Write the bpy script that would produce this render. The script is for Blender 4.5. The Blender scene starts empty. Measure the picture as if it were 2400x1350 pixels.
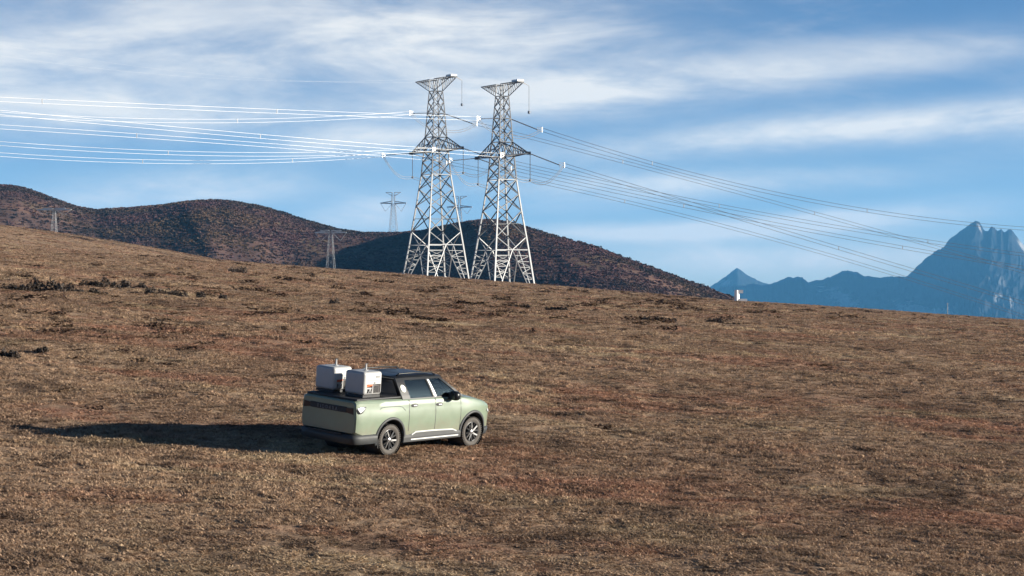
import bpy, bmesh, math, random
import numpy as np
from mathutils import Vector, Matrix

random.seed(7)
rng = np.random.default_rng(11)
SC = bpy.context.scene
COL = SC.collection
R = math.radians

# ---------------------------------------------------------------- camera, sky, sun
F = 4667.0            # focal length in pixels of a 2400 px wide picture (70 mm)
CZ = 6.5              # camera height above the datum
HORIZON = 650.0
cam_data = bpy.data.cameras.new('camera')
cam_data.sensor_width = 36.0
cam_data.lens = 36.0 * F / 2400.0
cam_data.clip_start = 0.5
cam_data.clip_end = 80000.0
cam = bpy.data.objects.new('camera', cam_data)
COL.objects.link(cam)
cam.location = (0, 0, CZ)
cam.rotation_euler = (R(90) - math.atan((675 - HORIZON) / F), 0, 0)
SC.camera = cam

SUN_AZ = R(92.5)      # from +Y towards +X
SUN_EL = R(11.0)
sd = bpy.data.lights.new('sun', 'SUN')
sd.energy = 5.0
sd.angle = R(0.5)
sd.color = (1.0, 0.93, 0.80)
sun = bpy.data.objects.new('sun', sd)
COL.objects.link(sun)
sdir = Vector((math.sin(SUN_AZ) * math.cos(SUN_EL), math.cos(SUN_AZ) * math.cos(SUN_EL), math.sin(SUN_EL)))
sun.rotation_euler = (-sdir).to_track_quat('-Z', 'Y').to_euler()
sun.location = sdir * 400

SC.view_settings.view_transform = 'Standard'
SC.view_settings.look = 'None'
SC.view_settings.gamma = 1.0
SC.view_settings.use_curve_mapping = False
SC.view_settings.exposure = 1.3
SC.render.engine = 'CYCLES'
SC.cycles.use_denoising = True
SC.cycles.max_bounces = 6
SC.cycles.diffuse_bounces = 2
SC.cycles.glossy_bounces = 3
SC.cycles.transparent_max_bounces = 12
SC.cycles.volume_bounces = 0
SC.cycles.use_adaptive_sampling = True
SC.cycles.adaptive_threshold = 0.015


class NT:
    """small helper to wire up node trees"""
    def __init__(self, tree):
        self.t = tree
        self.t.nodes.clear()

    def n(self, kind, props=None, **ins):
        nd = self.t.nodes.new(kind)
        for k, v in (props or {}).items():
            setattr(nd, k, v)
        for k, v in ins.items():
            key = int(k[1:]) if k[0] == 'i' and k[1:].isdigit() else k.replace('_', ' ')
            self.put(nd.inputs[key], v)
        return nd

    def put(self, sock, v):
        if isinstance(v, bpy.types.NodeSocket):
            self.t.links.new(v, sock)
        elif isinstance(v, bpy.types.Node):
            self.t.links.new(v.outputs[0], sock)
        else:
            if isinstance(v, (tuple, list)) and len(v) == 3 and sock.type == 'RGBA':
                v = (*v, 1.0)
            sock.default_value = v

    def m(self, op, a, b=0.0, c=None):
        nd = self.t.nodes.new('ShaderNodeMath')
        nd.operation = op
        self.put(nd.inputs[0], a)
        self.put(nd.inputs[1], b)
        if c is not None:
            self.put(nd.inputs[2], c)
        return nd.outputs[0]

    def vm(self, op, a, b=None):
        nd = self.t.nodes.new('ShaderNodeVectorMath')
        nd.operation = op
        self.put(nd.inputs[0], a)
        if b is not None:
            self.put(nd.inputs[1], b)
        return nd.outputs[0]

    def noise(self, vec, scale, detail=3.0, rough=0.55, dist=0.0):
        nd = self.n('ShaderNodeTexNoise', None, Vector=vec, Scale=scale, Detail=detail, Roughness=rough, Distortion=dist)
        return nd.outputs['Fac']

    def smooth(self, v, lo, hi):
        nd = self.n('ShaderNodeMapRange', {'interpolation_type': 'SMOOTHSTEP'}, Value=v)
        nd.inputs['From Min'].default_value = lo
        nd.inputs['From Max'].default_value = hi
        return nd.outputs[0]

    def mix(self, fac, a, b, blend='MIX'):
        nd = self.t.nodes.new('ShaderNodeMix')
        nd.data_type = 'RGBA'
        nd.blend_type = blend
        self.put(nd.inputs[0], fac)
        self.put(nd.inputs[6], a)
        self.put(nd.inputs[7], b)
        return nd.outputs[2]


# ---- sky: physical sky with thin drawn-out cloud bands
world = bpy.data.worlds.new('World')
SC.world = world
world.use_nodes = True
w = NT(world.node_tree)
sky = w.n('ShaderNodeTexSky', {'sky_type': 'NISHITA', 'sun_disc': False})
sky.sun_elevation = SUN_EL
sky.sun_rotation = SUN_AZ
sky.altitude = 3800.0
sky.air_density = 0.7
sky.dust_density = 0.1
sky.ozone_density = 2.0
tc = w.n('ShaderNodeTexCoord')
sep = w.n('ShaderNodeSeparateXYZ', None, Vector=tc.outputs['Generated'])
az = w.m('ARCTAN2', sep.outputs[0], sep.outputs[1])
el = w.m('ARCSINE', sep.outputs[2])
ae = w.n('ShaderNodeCombineXYZ', None, X=az, Y=el)
wob = w.n('ShaderNodeTexNoise', None, Vector=w.n('ShaderNodeVectorMath', {'operation': 'MULTIPLY'}, i0=ae.outputs[0], i1=(5.0, 16.0, 1.0)), Scale=1.0, Detail=3.0)
wv = w.vm('SUBTRACT', wob.outputs['Color'], (0.5, 0.5, 0.5))
wv = w.vm('MULTIPLY', wv, (0.035, 0.0065, 0.0))
aw = w.vm('ADD', ae.outputs[0], wv)
sp = w.n('ShaderNodeSeparateXYZ', None, Vector=aw)


def band(cx, cy, hl, hw, tilt, amp):
    """a soft streak of cloud: centre, half length, half width, tilt (degrees), opacity"""
    u0, v0 = math.atan((cx - 1200) / F), math.atan((HORIZON - cy) / F)
    ct, st = math.cos(R(tilt)), math.sin(R(tilt))
    du = w.m('SUBTRACT', sp.outputs[0], u0)
    dv = w.m('SUBTRACT', sp.outputs[1], v0)
    a = w.m('ADD', w.m('MULTIPLY', du, ct * F / hl), w.m('MULTIPLY', dv, st * F / hl))
    b = w.m('ADD', w.m('MULTIPLY', du, -st * F / hw), w.m('MULTIPLY', dv, ct * F / hw))
    r2 = w.m('ADD', w.m('POWER', w.m('ABSOLUTE', a), 2.4), w.m('MULTIPLY', b, b))
    return w.m('MULTIPLY', w.m('EXPONENT', w.m('MULTIPLY', r2, -1.0)), amp)


BANDS = [(520, 90, 850, 160, 3, .62), (1180, 105, 330, 85, 0, .55), (1300, 228, 420, 55, 4, .62), (1880, 160, 700, 50, 6, .45),
         (2120, 298, 520, 40, 4, .75), (1500, 350, 420, 36, 3, .42), (1650, 428, 430, 26, 1, .85), (1500, 545, 260, 22, 0, 1.0),
         (1950, 515, 360, 28, 4, 1.0), (1780, 605, 420, 34, 1, .9), (880, 330, 230, 32, 6, .60), (850, 505, 140, 42, 10, .95),
         (420, 452, 300, 40, 3, .95), (120, 280, 420, 60, 0, .35), (520, 275, 480, 40, -3, .30), (1450, 470, 300, 22, 3, .35),
         (-500, 200, 500, 120, 4, .5), (2900, 250, 500, 70, 5, .5), (1100, -260, 900, 90, 6, .4)]
tot = None
for bnd in BANDS:
    bb = band(*bnd)
    tot = bb if tot is None else w.m('ADD', tot, bb)
# cirrus streaks over the whole sky
rot = w.n('ShaderNodeMapping', None, Vector=aw)
rot.inputs['Rotation'].default_value = (0, 0, R(-6))
rot.inputs['Scale'].default_value = (7.0, 30.0, 1.0)
n1 = w.noise(rot.outputs[0], 1.0, 6.0, 0.62, 0.5)
rot2 = w.n('ShaderNodeMapping', None, Vector=aw)
rot2.inputs['Rotation'].default_value = (0, 0, R(-9))
rot2.inputs['Scale'].default_value = (34.0, 105.0, 1.0)
n2 = w.noise(rot2.outputs[0], 1.0, 5.0, 0.6, 0.3)
high = w.m('MULTIPLY', w.smooth(n1, 0.48, 0.78), 0.16)
veil = w.m('MULTIPLY', w.m('EXPONENT', w.m('MULTIPLY', w.m('MAXIMUM', el, 0.0), -24.0)), 0.26)
high = w.m('ADD', high, veil)
mod = w.m('ADD', 0.32, w.m('ADD', w.m('MULTIPLY', w.smooth(n1, 0.32, 0.64), 0.70), w.m('MULTIPLY', w.smooth(n2, 0.3, 0.7), 0.25)))
cl = w.m('ADD', w.m('MULTIPLY', tot, mod), high)
cl = w.m('MINIMUM', cl, 0.92)
hs = w.n('ShaderNodeHueSaturation', None, Color=sky.outputs[0])
hs.inputs['Saturation'].default_value = 1.1
hs.inputs['Value'].default_value = 1.0
CLOUD = w.n('ShaderNodeRGB')
CLOUD.outputs[0].default_value = (8.6, 8.3, 7.8, 1.0)
skyc = w.mix(cl, hs.outputs[0], CLOUD.outputs[0])
bg = w.n('ShaderNodeBackground', None, Color=skyc)
bg.inputs['Strength'].default_value = 0.05
wo = w.n('ShaderNodeOutputWorld', None, Surface=bg.outputs[0])


# ---------------------------------------------------------------- helpers
def lerp(a, b, t):
    return a + (b - a) * t


def sstep(x, a, b):
    t = np.clip((np.asarray(x, float) - a) / (b - a), 0, 1)
    return t * t * (3 - 2 * t)


def at(px, py, Y):
    """world point seen at photo pixel (px, py) at distance Y"""
    return Vector(((px - 1200) / F * Y, Y, CZ + (HORIZON - py) / F * Y))


class VNoise:
    """value noise on a 2-D lattice"""
    def __init__(self, seed):
        self.t = np.random.default_rng(seed).random((256, 256))

    def one(self, x, y):
        xi, yi = np.floor(x).astype(int), np.floor(y).astype(int)
        fx, fy = x - xi, y - yi
        fx, fy = fx * fx * (3 - 2 * fx), fy * fy * (3 - 2 * fy)
        t = self.t
        a, b = t[xi & 255, yi & 255], t[(xi + 1) & 255, yi & 255]
        c, d = t[xi & 255, (yi + 1) & 255], t[(xi + 1) & 255, (yi + 1) & 255]
        return (a * (1 - fx) + b * fx) * (1 - fy) + (c * (1 - fx) + d * fx) * fy - 0.5

    def __call__(self, x, y, octaves=4, gain=0.5):
        x, y = np.asarray(x, float), np.asarray(y, float)
        s, amp = 0, 1.0
        for k in range(octaves):
            s = s + amp * self.one(x + 17.3 * k, y - 9.1 * k)
            x, y, amp = x * 2.03, y * 2.03, amp * gain
        return s


VN = VNoise(3)
VN2 = VNoise(5)


def link(name, me, mat=None, parent=None, smooth=False):
    o = bpy.data.objects.new(name, me)
    COL.objects.link(o)
    if mat is not None:
        if not me.materials:
            me.materials.append(mat)
    if parent is not None:
        o.parent = parent
    if smooth:
        me.polygons.foreach_set('use_smooth', [True] * len(me.polygons))
    return o


def mk(name, v, f, mat=None, parent=None, smooth=False):
    me = bpy.data.meshes.new(name)
    me.from_pydata([tuple(p) for p in v], [], [tuple(q) for q in f])
    me.update()
    return link(name, me, mat, parent, smooth)


def tag(o, label=None, cat=None, group=None, kind=None):
    for k, v in (('label', label), ('category', cat), ('group', group), ('kind', kind)):
        if v:
            o[k] = v
    return o


def empty(name, loc=(0, 0, 0)):
    o = bpy.data.objects.new(name, None)
    o.empty_display_size = 0.2
    COL.objects.link(o)
    o.location = loc
    return o


class MB:
    """collects simple shapes into one mesh"""
    def __init__(self):
        self.v, self.f = [], []

    def add(self, v, f):
        k = len(self.v)
        self.v += [tuple(p) for p in v]
        self.f += [tuple(i + k for i in q) for q in f]
        return self

    def box(self, lo, hi):
        x0, y0, z0 = lo
        x1, y1, z1 = hi
        return self.add([(x0, y0, z0), (x1, y0, z0), (x1, y1, z0), (x0, y1, z0), (x0, y0, z1), (x1, y0, z1), (x1, y1, z1), (x0, y1, z1)],
                        [(0, 3, 2, 1), (4, 5, 6, 7), (0, 1, 5, 4), (1, 2, 6, 5), (2, 3, 7, 6), (3, 0, 4, 7)])

    def beam(self, a, b, r, r2=None, n=4):
        a, b = Vector(a), Vector(b)
        r2 = r if r2 is None else r2
        d = (b - a).normalized()
        u = d.orthogonal().normalized() if abs(d.z) > 0.99 else d.cross(Vector((0, 0, 1))).normalized()
        w_ = d.cross(u)
        vs = []
        for p, rr in ((a, r), (b, r2)):
            for k in range(n):
                t = 2 * math.pi * (k + 0.5) / n
                vs.append(p + u * math.cos(t) * rr + w_ * math.sin(t) * rr)
        fs = [(k, (k + 1) % n, n + (k + 1) % n, n + k) for k in range(n)]
        fs += [tuple(range(n - 1, -1, -1)), tuple(range(n, 2 * n))]
        return self.add(vs, fs)

    def tube(self, pts, r, n=5):
        pts = [Vector(p) for p in pts]
        vs, fs = [], []
        for i, p in enumerate(pts):
            d = (pts[min(i + 1, len(pts) - 1)] - pts[max(i - 1, 0)]).normalized()
            u = d.cross(Vector((0, 0, 1)))
            u = u.normalized() if u.length > 1e-4 else Vector((1, 0, 0))
            w_ = d.cross(u)
            rr = r[i] if isinstance(r, (list, tuple)) else r
            for k in range(n):
                t = 2 * math.pi * k / n
                vs.append(p + u * math.cos(t) * rr + w_ * math.sin(t) * rr)
        for i in range(len(pts) - 1):
            for k in range(n):
                fs.append((i * n + k, i * n + (k + 1) % n, (i + 1) * n + (k + 1) % n, (i + 1) * n + k))
        fs += [tuple(range(n - 1, -1, -1)), tuple(range((len(pts) - 1) * n, len(pts) * n))]
        return self.add(vs, fs)

    def lathe(self, prof, n=32, axis='y', centre=(0, 0, 0)):
        """prof: list of (radius, offset along axis)"""
        cx, cy, cz = centre
        vs, fs = [], []
        for rr, off in prof:
            for k in range(n):
                t = 2 * math.pi * k / n
                c, s = rr * math.cos(t), rr * math.sin(t)
                vs.append((cx + c, cy + off, cz + s) if axis == 'y' else (cx + c, cy + s, cz + off))
        m_ = len(prof)
        for i in range(m_ - 1):
            for k in range(n):
                fs.append((i * n + k, (i + 1) * n + k, (i + 1) * n + (k + 1) % n, i * n + (k + 1) % n))
        return self.add(vs, fs)

    def build(self, name, mat, parent=None, smooth=False):
        return mk(name, self.v, self.f, mat, parent, smooth)


def bevel(o, width, seg=2):
    md = o.modifiers.new('bevel', 'BEVEL')
    md.width = width
    md.segments = seg
    md.limit_method = 'ANGLE'
    return o


# ---------------------------------------------------------------- materials
def mat(name, col, rough=0.6, metal=0.0, **kw):
    m_ = bpy.data.materials.new(name)
    m_.use_nodes = True
    t = NT(m_.node_tree)
    p = t.n('ShaderNodeBsdfPrincipled')
    p.inputs['Base Color'].default_value = (*col, 1)
    p.inputs['Roughness'].default_value = rough
    p.inputs['Metallic'].default_value = metal
    for k, v in kw.items():
        p.inputs[k.replace('_', ' ')].default_value = v
    # slight wear: colour and gloss vary a little over the surface
    geo = t.n('ShaderNodeTexCoord')
    nz = t.noise(geo.outputs['Object'], 4.0, 5.0, 0.6)
    v = t.m('ADD', 0.88, t.m('MULTIPLY', nz, 0.24))
    cc = t.n('ShaderNodeVectorMath', {'operation': 'SCALE'})
    cc.inputs[0].default_value = col
    t.put(cc.inputs['Scale'], v)
    t.put(p.inputs['Base Color'], cc.outputs[0])
    t.put(p.inputs['Roughness'], t.m('MULTIPLY', rough, t.m('ADD', 0.8, t.m('MULTIPLY', nz, 0.4))))
    t.n('ShaderNodeOutputMaterial', None, Surface=p.outputs[0])
    return m_


def turf_colour(t, pos):
    """patchy dry alpine turf: straw, brown, rust-red and olive"""
    flat = t.vm('MULTIPLY', pos, (1.0, 1.0, 0.3))
    nb = t.noise(flat, 0.045, 5.0, 0.6, 0.4)
    nr = t.noise(t.vm('ADD', t.vm('MULTIPLY', flat, (0.6, 1.0, 1.0)), (37.0, 11.0, 0.0)), 0.17, 6.0, 0.65, 0.6)
    ny = t.noise(t.vm('ADD', t.vm('MULTIPLY', flat, (0.6, 1.0, 1.0)), (-51.0, 83.0, 0.0)), 0.16, 6.0, 0.62, 0.8)
    nd = t.noise(t.vm('ADD', flat, (-5.0, 29.0, 7.0)), 0.5, 6.0, 0.7, 0.3)
    nf = t.noise(pos, 9.0, 4.0, 0.7)
    c = t.mix(t.smooth(nb, 0.35, 0.65), TURF['brown'], TURF['tan'])
    c = t.mix(t.m('MULTIPLY', t.smooth(nr, 0.50, 0.64), 0.75), c, TURF['red'])
    c = t.mix(t.m('MULTIPLY', t.smooth(ny, 0.54, 0.68), 0.65), c, TURF['straw'])
    c = t.mix(t.m('MULTIPLY', t.smooth(t.noise(t.vm('ADD', flat, (90.0, -40.0, 3.0)), 0.2, 4.0), 0.56, 0.7), 0.3), c, TURF['olive'])
    c = t.mix(t.m('MULTIPLY', t.smooth(nd, 0.50, 0.66), 0.8), c, TURF['dark'])
    du = t.vm('MULTIPLY', t.vm('SUBTRACT', pos, (-5.3, 47.0, 2.0)), (0.42, 1.0, 0.0))
    dl_ = t.n('ShaderNodeVectorMath', {'operation': 'LENGTH'}, i0=du)
    dk = t.m('ADD', dl_.outputs['Value'], t.m('MULTIPLY', t.m('SUBTRACT', nd, 0.5), 1.6))
    c = t.mix(t.m('MULTIPLY', t.smooth(dk, 1.05, 0.35), 0.6), c, TURF['straw'])
    ns = t.noise(t.vm('ADD', flat, (13.0, 61.0, 9.0)), 2.6, 5.0, 0.7)
    c = t.mix(t.m('MULTIPLY', t.smooth(ns, 0.55, 0.68), 0.75), c, TURF['dark'])
    c = t.mix(t.m('MULTIPLY', t.smooth(ns, 0.45, 0.32), 0.35), c, TURF['straw'])
    return c, nf


TURF = {'brown': (0.345, 0.228, 0.155), 'tan': (0.46, 0.322, 0.215), 'red': (0.40, 0.215, 0.145),
        'straw': (0.61, 0.47, 0.30), 'olive': (0.30, 0.25, 0.15), 'dark': (0.115, 0.078, 0.060)}


def make_turf():
    m_ = bpy.data.materials.new('turf')
    m_.use_nodes = True
    t = NT(m_.node_tree)
    g = t.n('ShaderNodeNewGeometry')
    c, nf = turf_colour(t, g.outputs['Position'])
    c = t.mix(0.32, c, (0.09, 0.058, 0.042))
    k = t.m('ADD', 0.55, t.m('MULTIPLY', nf, 0.9))
    cc = t.n('ShaderNodeVectorMath', {'operation': 'SCALE'}, i0=c)
    t.put(cc.inputs['Scale'], k)
    bmp = t.n('ShaderNodeBump', None, Height=t.noise(g.outputs['Position'], 5.0, 6.0, 0.7), Strength=0.9, Distance=0.12)
    p = t.n('ShaderNodeBsdfDiffuse', None, Color=cc.outputs[0], Normal=bmp.outputs[0])
    t.n('ShaderNodeOutputMaterial', None, Surface=p.outputs[0])
    return m_


def make_grass():
    m_ = bpy.data.materials.new('dry_grass')
    m_.use_nodes = True
    t = NT(m_.node_tree)
    g = t.n('ShaderNodeNewGeometry')
    oi = t.n('ShaderNodeObjectInfo')
    c, nf = turf_colour(t, g.outputs['Position'])
    k = t.m('ADD', 0.68, t.m('MULTIPLY', oi.outputs['Random'], 0.6))
    cc = t.n('ShaderNodeVectorMath', {'operation': 'SCALE'}, i0=c)
    t.put(cc.inputs['Scale'], k)
    d = t.n('ShaderNodeBsdfDiffuse', None, Color=cc.outputs[0])
    tr = t.n('ShaderNodeBsdfTranslucent', None, Color=cc.outputs[0])
    mx = t.n('ShaderNodeMixShader', None, i0=0.25, i1=d.outputs[0], i2=tr.outputs[0])
    t.n('ShaderNodeOutputMaterial', None, Surface=mx.outputs[0])
    return m_


def leafy(name, cols, scale=0.6, lo=0.35, hi=0.65, var=0.8):
    m_ = bpy.data.materials.new(name)
    m_.use_nodes = True
    t = NT(m_.node_tree)
    g = t.n('ShaderNodeNewGeometry')
    oi = t.n('ShaderNodeObjectInfo')
    nz = t.noise(g.outputs['Position'], scale, 4.0, 0.65)
    c = t.mix(t.smooth(nz, lo, hi), cols[0], cols[1])
    if len(cols) > 2:
        nz2 = t.noise(t.vm('ADD', g.outputs['Position'], (31.0, 7.0, 5.0)), scale * 0.7, 4.0, 0.6)
        c = t.mix(t.smooth(nz2, 0.5, 0.66), c, cols[2])
    k = t.m('ADD', 1.0 - var / 2, t.m('MULTIPLY', oi.outputs['Random'], var))
    cc = t.n('ShaderNodeVectorMath', {'operation': 'SCALE'}, i0=c)
    t.put(cc.inputs['Scale'], k)
    d = t.n('ShaderNodeBsdfDiffuse', None, Color=cc.outputs[0])
    t.n('ShaderNodeOutputMaterial', None, Surface=d.outputs[0])
    return m_


def rock_mat(name, base, pale, patches=()):
    m_ = bpy.data.materials.new(name)
    m_.use_nodes = True
    t = NT(m_.node_tree)
    g = t.n('ShaderNodeNewGeometry')
    nz = t.noise(g.outputs['Position'], 0.004, 8.0, 0.65, 0.5)
    c = t.mix(t.smooth(nz, 0.4, 0.7), base, tuple(x * 1.6 for x in base))
    wob_ = t.noise(g.outputs['Position'], 0.006, 6.0, 0.7)
    for (x, y, z, rad, squash, amt) in patches:
        dv = t.vm('MULTIPLY', t.vm('SUBTRACT', g.outputs['Position'], (x, y, z)), (1.0 / rad, 0.05 / rad, squash / rad))
        ln = t.n('ShaderNodeVectorMath', {'operation': 'LENGTH'}, i0=dv)
        k = t.m('ADD', ln.outputs['Value'], t.m('MULTIPLY', t.m('SUBTRACT', wob_, 0.5), 3.2))
        c = t.mix(t.m('MULTIPLY', t.m('SUBTRACT', 1.0, t.smooth(k, 0.35, 1.0)), amt), c, pale)
    d = t.n('ShaderNodeBsdfDiffuse', None, Color=c)
    t.n('ShaderNodeOutputMaterial', None, Surface=d.outputs[0])
    return m_


def glass_mat(name, tint, gloss=0.06):
    m_ = bpy.data.materials.new(name)
    m_.use_nodes = True
    t = NT(m_.node_tree)
    tr = t.n('ShaderNodeBsdfTransparent', None, Color=tint)
    gl = t.n('ShaderNodeBsdfGlossy', None, Color=(0.9, 0.95, 1.0), Roughness=gloss)
    fr = t.n('ShaderNodeFresnel')
    fr.inputs['IOR'].default_value = 1.5
    mx = t.n('ShaderNodeMixShader', None, i0=t.m('ADD', fr.outputs[0], 0.02), i1=tr.outputs[0], i2=gl.outputs[0])
    t.n('ShaderNodeOutputMaterial', None, Surface=mx.outputs[0])
    return m_


M = {}
M['turf'] = make_turf()
M['grass'] = make_grass()
M['hummock'] = leafy('hummock_plants', [(0.075, 0.045, 0.035), (0.12, 0.08, 0.05)], 1.5)
M['shrub'] = leafy('dark_shrub', [(0.058, 0.050, 0.044), (0.11, 0.085, 0.07)], 1.2)
M['bark'] = mat('shrub_bark', (0.10, 0.07, 0.05), 0.9)
M['hill'] = leafy('hill_heath', [(0.075, 0.048, 0.042), (0.11, 0.066, 0.052), (0.10, 0.070, 0.045)], 0.02, 0.4, 0.62)
M['hill_shrub'] = leafy('hill_shrubs', [(0.062, 0.048, 0.042), (0.122, 0.066, 0.066), (0.135, 0.088, 0.056)], 0.012, 0.38, 0.62, 0.15)
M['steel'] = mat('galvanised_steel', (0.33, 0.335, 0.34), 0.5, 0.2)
M['steel_shade'] = mat('shade_toned_steel', (0.085, 0.09, 0.10), 0.5, 0.3)  # same steel as the lower legs, with shade painted into its colour
M['alu_shade'] = mat('shade_toned_conductor', (0.10, 0.105, 0.11), 0.6, 0.3)  # same aluminium, darkened in colour so the right-hand spans look unlit
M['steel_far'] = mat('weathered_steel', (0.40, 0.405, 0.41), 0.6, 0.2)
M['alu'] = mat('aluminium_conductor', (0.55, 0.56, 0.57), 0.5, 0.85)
M['insul'] = mat('grey_insulator', (0.10, 0.11, 0.13), 0.35)
M['fitting'] = mat('bright_line_fitting', (0.52, 0.53, 0.53), 0.45, 0.4)
M['paint'] = mat('sage_paint', (0.174, 0.219, 0.156), 0.36, 0.0, Coat_Weight=0.6, Coat_Roughness=0.12)


def dust_up(m_):
    # road dust splashed in patches along the sills and behind the wheels
    t = NT.__new__(NT)
    t.t = m_.node_tree
    p = [q for q in t.t.nodes if q.type == 'BSDF_PRINCIPLED'][0]
    old = p.inputs['Base Color'].links[0].from_socket
    tcd = t.n('ShaderNodeTexCoord')
    sx_ = t.n('ShaderNodeSeparateXYZ', None, Vector=tcd.outputs['Object'])
    nz = t.noise(tcd.outputs['Object'], 2.6, 6.0, 0.7, 0.4)
    k = t.m('SUBTRACT', t.m('ADD', nz, 0.35), sx_.outputs[2])
    f_ = t.m('MULTIPLY', t.smooth(k, -0.05, 0.45), 0.55)
    t.put(p.inputs['Base Color'], t.mix(f_, old, (0.20, 0.17, 0.13)))


dust_up(M['paint'])
M['black'] = mat('black_gloss', (0.010, 0.011, 0.013), 0.3, 0.0, Specular_IOR_Level=0.22)
M['trim'] = mat('grey_cladding', (0.026, 0.028, 0.030), 0.6)
M['dark'] = mat('black_plastic', (0.018, 0.018, 0.02), 0.6)
M['chrome'] = mat('satin_silver', (0.62, 0.63, 0.62), 0.35, 0.3)
M['tyre'] = mat('dusty_tyre', (0.075, 0.066, 0.058), 0.85)
M['rim'] = mat('dark_alloy', (0.05, 0.05, 0.052), 0.3, 0.7)
M['rimbright'] = mat('machined_alloy', (0.62, 0.62, 0.62), 0.28, 0.9)
M['glass'] = glass_mat('tinted_glass', (0.72, 0.80, 0.78))
M['glassdark'] = glass_mat('privacy_glass', (0.16, 0.18, 0.18))
M['seat'] = mat('grey_upholstery', (0.30, 0.31, 0.30), 0.8)
M['lens'] = mat('clear_lamp_lens', (0.75, 0.77, 0.78), 0.15, 0.3)
M['redlens'] = mat('dark_red_lens', (0.02, 0.004, 0.004), 0.3)
M['white'] = mat('white_case', (0.40, 0.397, 0.39), 0.42)
M['mirror'] = mat('mirror_glass', (0.02, 0.022, 0.025), 0.05)
M['whitepost'] = mat('white_painted_post', (0.85, 0.85, 0.84), 0.5)
M['greymesh'] = mat('grey_mesh', (0.30, 0.27, 0.25), 0.6)
M['orange'] = mat('orange_plastic', (0.65, 0.13, 0.04), 0.5)
M['letter'] = mat('grey_lettering', (0.16, 0.165, 0.17), 0.4)
M['sticker'] = mat('pale_sticker', (0.72, 0.76, 0.66), 0.5)


# ---------------------------------------------------------------- ground
TR = dict(X=-2.746, Y=50.53, Z=-4.271, yaw=0.89054, pitch=-0.0036, roll=0.08694)


def gz(X, Y, fine=True):
    X, Y = np.asarray(X, float), np.asarray(Y, float)
    A, L = 3.18, 55.0
    base = np.where(Y > 50.53, -4.271 + A * (1 - np.exp(-np.maximum(Y - 50.53, 0) / L)), -4.271 + 0.0578 * (Y - 50.53))
    k = 0.0655 + 0.0095 * sstep(Y, 60, 220)
    Xc = np.clip(X, -420, 420)
    z = base - k * (Xc + 2.746)
    ex = np.maximum(-X - 78, 0)
    z = z + 0.135 * 60 * (1 - np.exp(-ex / 60)) * sstep(Y, 220, 470)
    z = z - 0.5 * np.exp(-((X - 52) / 28) ** 2) * sstep(Y, 250, 450)
    # beyond the crest the land falls into a valley
    d = np.clip(Y - 512, 0, None)
    z = z - np.where(d < 160, d * d / 3200.0, 8.0 + (d - 160) * 0.1) * 1.0
    z = np.maximum(z, -620 + VN(X / 2500, Y / 2500, 3) * 40)
    if fine:
        dx, dy = X - TR['X'], Y - TR['Y']
        flat = sstep(np.sqrt(dx * dx + dy * dy), 3.0, 7.5)
        amp = np.clip(Y / 60, 0.6, 2.2)
        n = 0.13 * VN(X / 7.0, Y / 9.0, 3) + 0.34 * VN2(X / 31.0, Y / 45.0, 2) * sstep(Y, 60, 140)
        n = n + 0.085 * amp * VN2(X / 1.2, Y / 1.3, 3) + 0.05 * VN(X / 0.42, Y / 0.5, 2)
        z = z + n * (0.08 + 0.92 * flat) * np.where(Y < 700, 1, 0.5)
    return z + CZ


def ground():
    ys = [9.0]
    while ys[-1] < 720:
        st = 0.0062 if ys[-1] > 30 else 0.03
        ys.append(ys[-1] * (1 + st))
    while ys[-1] < 30000:
        ys.append(ys[-1] * 1.08)
    ys = np.array(ys)
    us = list(np.arange(-0.34, 0.3401, 0.0017))
    out = [0.36, 0.4, 0.46, 0.55, 0.7, 0.95, 1.4, 2.2, 3.6]
    us = np.array([-q for q in out[::-1]] + us + out)
    U, Yg = np.meshgrid(us, ys)
    X = U * Yg
    Z = gz(X, Yg)
    nr_, nc = X.shape
    co = np.stack([X, Yg, Z], -1).reshape(-1, 3).astype(np.float32)
    i = np.arange((nr_ - 1) * nc).reshape(nr_ - 1, nc)[:, :-1].ravel()
    q = np.stack([i, i + 1, i + nc + 1, i + nc], 1).astype(np.int32)
    # the same slope goes on behind and beside the viewpoint
    gx = np.concatenate([-np.geomspace(20000, 20, 24), np.linspace(-15, 15, 7), np.geomspace(20, 20000, 24)])
    gy = np.concatenate([-np.geomspace(20000, 20, 24), np.linspace(-15, 8.9, 6)])
    bx_, by_ = np.meshgrid(gx, gy)
    bz = gz(bx_, np.maximum(by_, -400), False) - 0.25
    k0 = len(co)
    co = np.concatenate([co, np.stack([bx_, by_, bz], -1).reshape(-1, 3).astype(np.float32)])
    n2_ = bx_.shape[1]
    i = np.arange((bx_.shape[0] - 1) * n2_).reshape(-1, n2_)[:, :-1].ravel() + k0
    q = np.concatenate([q, np.stack([i, i + 1, i + n2_ + 1, i + n2_], 1).astype(np.int32)])
    me = bpy.data.meshes.new('ground')
    me.vertices.add(len(co))
    me.vertices.foreach_set('co', co.ravel())
    me.loops.add(q.size)
    me.loops.foreach_set('vertex_index', q.ravel())
    me.polygons.add(len(q))
    me.polygons.foreach_set('loop_start', np.arange(0, q.size, 4, dtype=np.int32))
    me.polygons.foreach_set('loop_total', np.full(len(q), 4, np.int32))
    me.polygons.foreach_set('use_smooth', np.ones(len(q), bool))
    me.update(calc_edges=True)
    o = link('ground', me, M['turf'])
    tag(o, 'dry brown alpine turf sloping down to the right', 'ground', kind='structure')


ground()


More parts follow.
